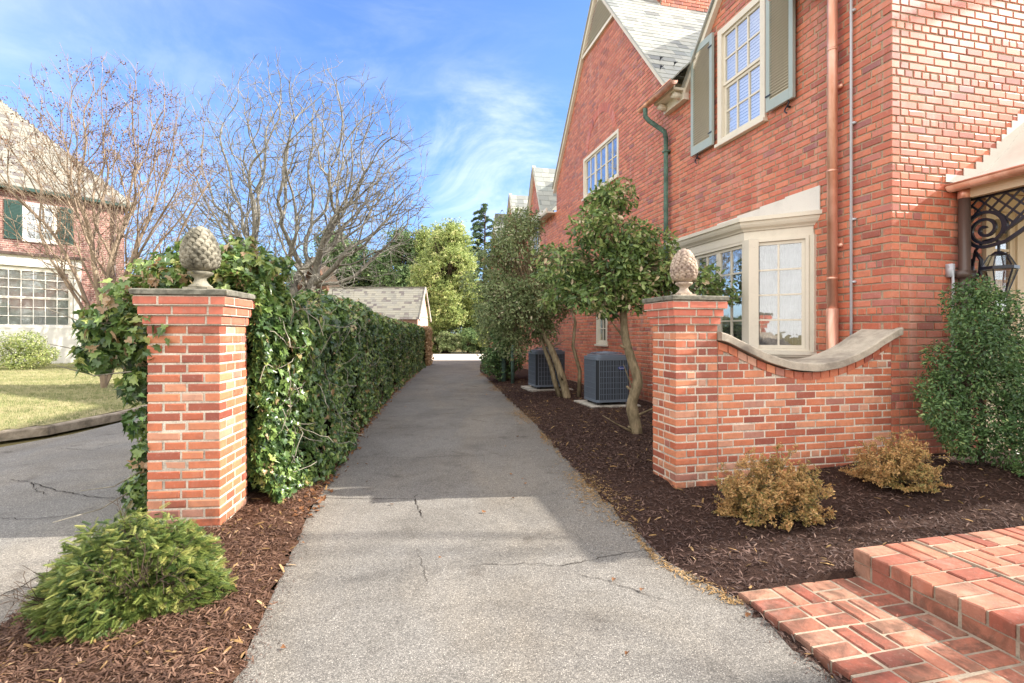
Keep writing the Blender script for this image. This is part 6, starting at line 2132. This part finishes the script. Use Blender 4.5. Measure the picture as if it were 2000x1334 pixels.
for x0, x1 in ((1.62, 2.08), (3.07, 3.53)):
    mb = MB(); mb.fbox(*NF, x0, x1, 4.75, 6.15, .01, .045)
    s_ = mb.build('shutter', M['dark_green'], nb)
    l = MB(); z = 4.85
    while z < 6.05:
        l.fbox(*NF, x0 + .05, x1 - .05, z, z + .03, .045, .055); z += .05
    l.build('louvres', M['dark_green'], s_)
# projecting ground floor bay with fascia
mb = MB()
mb.fbox(*NF, 1.5, 8, 3.75, 4.12, -.02, .62)
mb.fbox(*NF, 1.5, 8, .2, 1.55, -.02, .55)
mb.fbox(*NF, 1.5, 1.72, 1.55, 3.75, -.02, .56); mb.fbox(*NF, 3.95, 4.2, 1.55, 3.75, -.02, .56)
mb.build('bay_frame', M['white'], nb)
mb = MB(); mb.fbox(*NF, 1.4, 8, 4.12, 4.22, -.02, .72); mb.build('bay_roof', M['bronze'], nb)
NB_ = (D0 + FN * .5, FD, FN)
window(nb, NB_, 1.74, 3.93, 1.58, 3.72, 6, 6, .08, fmat='white', backing='blind', casements=1, sash=True, proud=.02)
window(nb, NB_, 4.2, 6.4, 1.58, 3.72, 6, 6, .08, fmat='white', backing='blind', casements=1, sash=True, proud=.02)
# gutter + eave
mb = MB(); mb.fbox(*NF, -.3, 8.3, 6.5, 6.62, -.02, .32); mb.fbox(*SF, -.3, 8.3, 6.5, 6.62, -.02, .32)
mb.build('eaves', M['dark_green'], nb)
mb = MB(); mb.tube([D0 + FN * .08 + FD * .35 + UP * 6.5, D0 + FN * .08 + FD * .35 + UP * .1], .045, 8); mb.build('downspout', M['bronze'], nb, True)
# hipped roof
ex0 = D0 + FN * .32 - FD * .32 + UP * 6.6
def hiproof(fr_o, e_v, inward, slope, length, seed, parent, hipL=True, hipR=True, rows=34, mat='slate_warm'):
    thh = math.atan(slope); s_v = inward * math.cos(thh) + UP * math.sin(thh)
    def ins(x, y):
        k = y * math.cos(thh); m = (x >= (k if hipL else 0)) & (x <= length - (k if hipR else 0)); return m
    n_v = Vector(e_v).cross(s_v).normalized()
    if n_v.z < 0: n_v = -n_v
    return roof_slates('roof', fr_o, e_v, s_v, n_v, (rows, .2), .26, M[mat], parent, seed, xs=np.arange(0, length, .03), inside=ins)
hiproof(ex0, FD, -FN, 1.15, 10, 31, nb, True, False, rows=32)
hiproof(ex0, -FN, FD, 1.15, 10, 32, nb, True, True, rows=32)

# foundation shrubs of the neighbour
for i, (x, y, rx, rz, lb) in enumerate(((-15.6, 16.0, .95, .95, 'rounded green shrub under the lower window of the neighbouring house'), (-13.6, 17.4, .8, .8, 'green shrub left of the crape myrtle trunks'), (-17.0, 14.6, 1.0, 1.0, 'green shrub at the left edge of the lawn'))):
    bl = rand_blobs((x, y, .25 + rz * .62), (rx * 1.1, .7, rz * .5), 18, .3, .42, 200 + i)
    leafy_tree('shrub', (x, y, .2), bl, 7000, .06, 'diamond', 'gold' if i != 1 else 'evergreen', lb, 'shrub', .5, .03, 'bark_dark', 210 + i, 'foundation shrubs of the neighbouring house', shell=.4)

# ------------------------------------------------------------------ garage and another roof behind
gar = empty('garage', (-7, 27, 0), 'garage with a pale slate gable roof behind the ivy hedge', 'garage')
gx0, gx1, gy = -9.7, -4.62, 25.6
mb = MB(); mb.box(gx0, gx1 - .12, gy + .1, gy + 3.3, 0, 2.2)
mb.build('wall', M['pinkish'], gar)
mb = MB()
mb.add([(gx1 - .1, gy + .1, 2.2), (gx1 - .1, gy + 3.3, 2.2), (gx1 - .1, gy + 1.7, 3.7), (gx1 - .3, gy + .1, 2.2), (gx1 - .3, gy + 3.3, 2.2), (gx1 - .3, gy + 1.7, 3.7)], [(0, 1, 2), (5, 4, 3), (0, 2, 5, 3), (1, 4, 5, 2), (0, 3, 4, 1)])
mb.build('gable', M['pinkish'], gar)
tg = math.atan(1.75 / 1.8); sg_ = Vector((0, math.cos(tg), math.sin(tg)))
plane_slates('roof', Vector((gx0, gy - .1, 2.05)), Vector((1, 0, 0)), sg_, 15, .168, .22, lambda x, y: x >= 0, np.arange(0, gx1 - gx0 + .02, .03), M['slate_warm'], gar, 41)
mb = MB(); e1 = Vector((gx1 + .02, gy - .12, 2.02)); e2 = Vector((gx1 + .02, gy + 1.7, 3.78)); mb.bar(e1, e2, .05, .12); mb.bar(e2, Vector((gx1 + .02, gy + 3.5, 2.02)), .05, .12)
mb.build('rake_board', M['concrete'], gar)
mb = MB(); mb.bar((gx0, gy + 1.7, 3.80), (gx1, gy + 1.7, 3.80), .12, .06); mb.build('ridge', M['slate_warm'], gar)
fh = empty('distant_house', (-14, 36, 0), 'distant house whose brown gable shows behind the base of the wide bare tree', 'house')
mb = MB(); mb.add([(-15.5, 36, 3.2), (-12.6, 36, 3.2), (-14.0, 36, 6.4), (-15.5, 40, 3.2), (-12.6, 40, 3.2), (-14.0, 40, 6.4)], [(0, 1, 2), (5, 4, 3), (0, 2, 5, 3), (1, 4, 5, 2)])
mb.build('gable', M['bark_dark'], fh)
mb = MB(); mb.box(-15.3, -12.8, 36.05, 40, 0, 3.2); mb.build('wall', M['brick_far'], fh)
mb = MB(); mb.bar((-12.3, 35.8, 2.9), (-14.0, 35.8, 6.6), .5, .35); mb.bar((-15.8, 35.8, 2.9), (-14.0, 35.8, 6.6), .5, .35); mb.build('rake_board', M['wood'], fh)

# bare street tree off to the right whose shadow dapples the foreground
r_ = np.random.default_rng(301)
sd_ = limbs_((13.2, 4.2, 0), [(-.2, -.3, 1), (.3, .2, 1), (-.1, .35, 1)], 4.5, 4, 9)
bare('bare_tree', (13.2, 4.2, 0), 'bare front garden tree to the right whose branches shade the drive', sd_, ellipsoid(190, (13.2, 4.0, 9.6), (4.2, 4.6, 4.0), r_, .2, 5.2), .4, .014, 9, 'bark_grey', None, 0, .6)
print('objects', len(bpy.data.objects), 'verts', sum(len(m.vertices) for m in bpy.data.meshes))
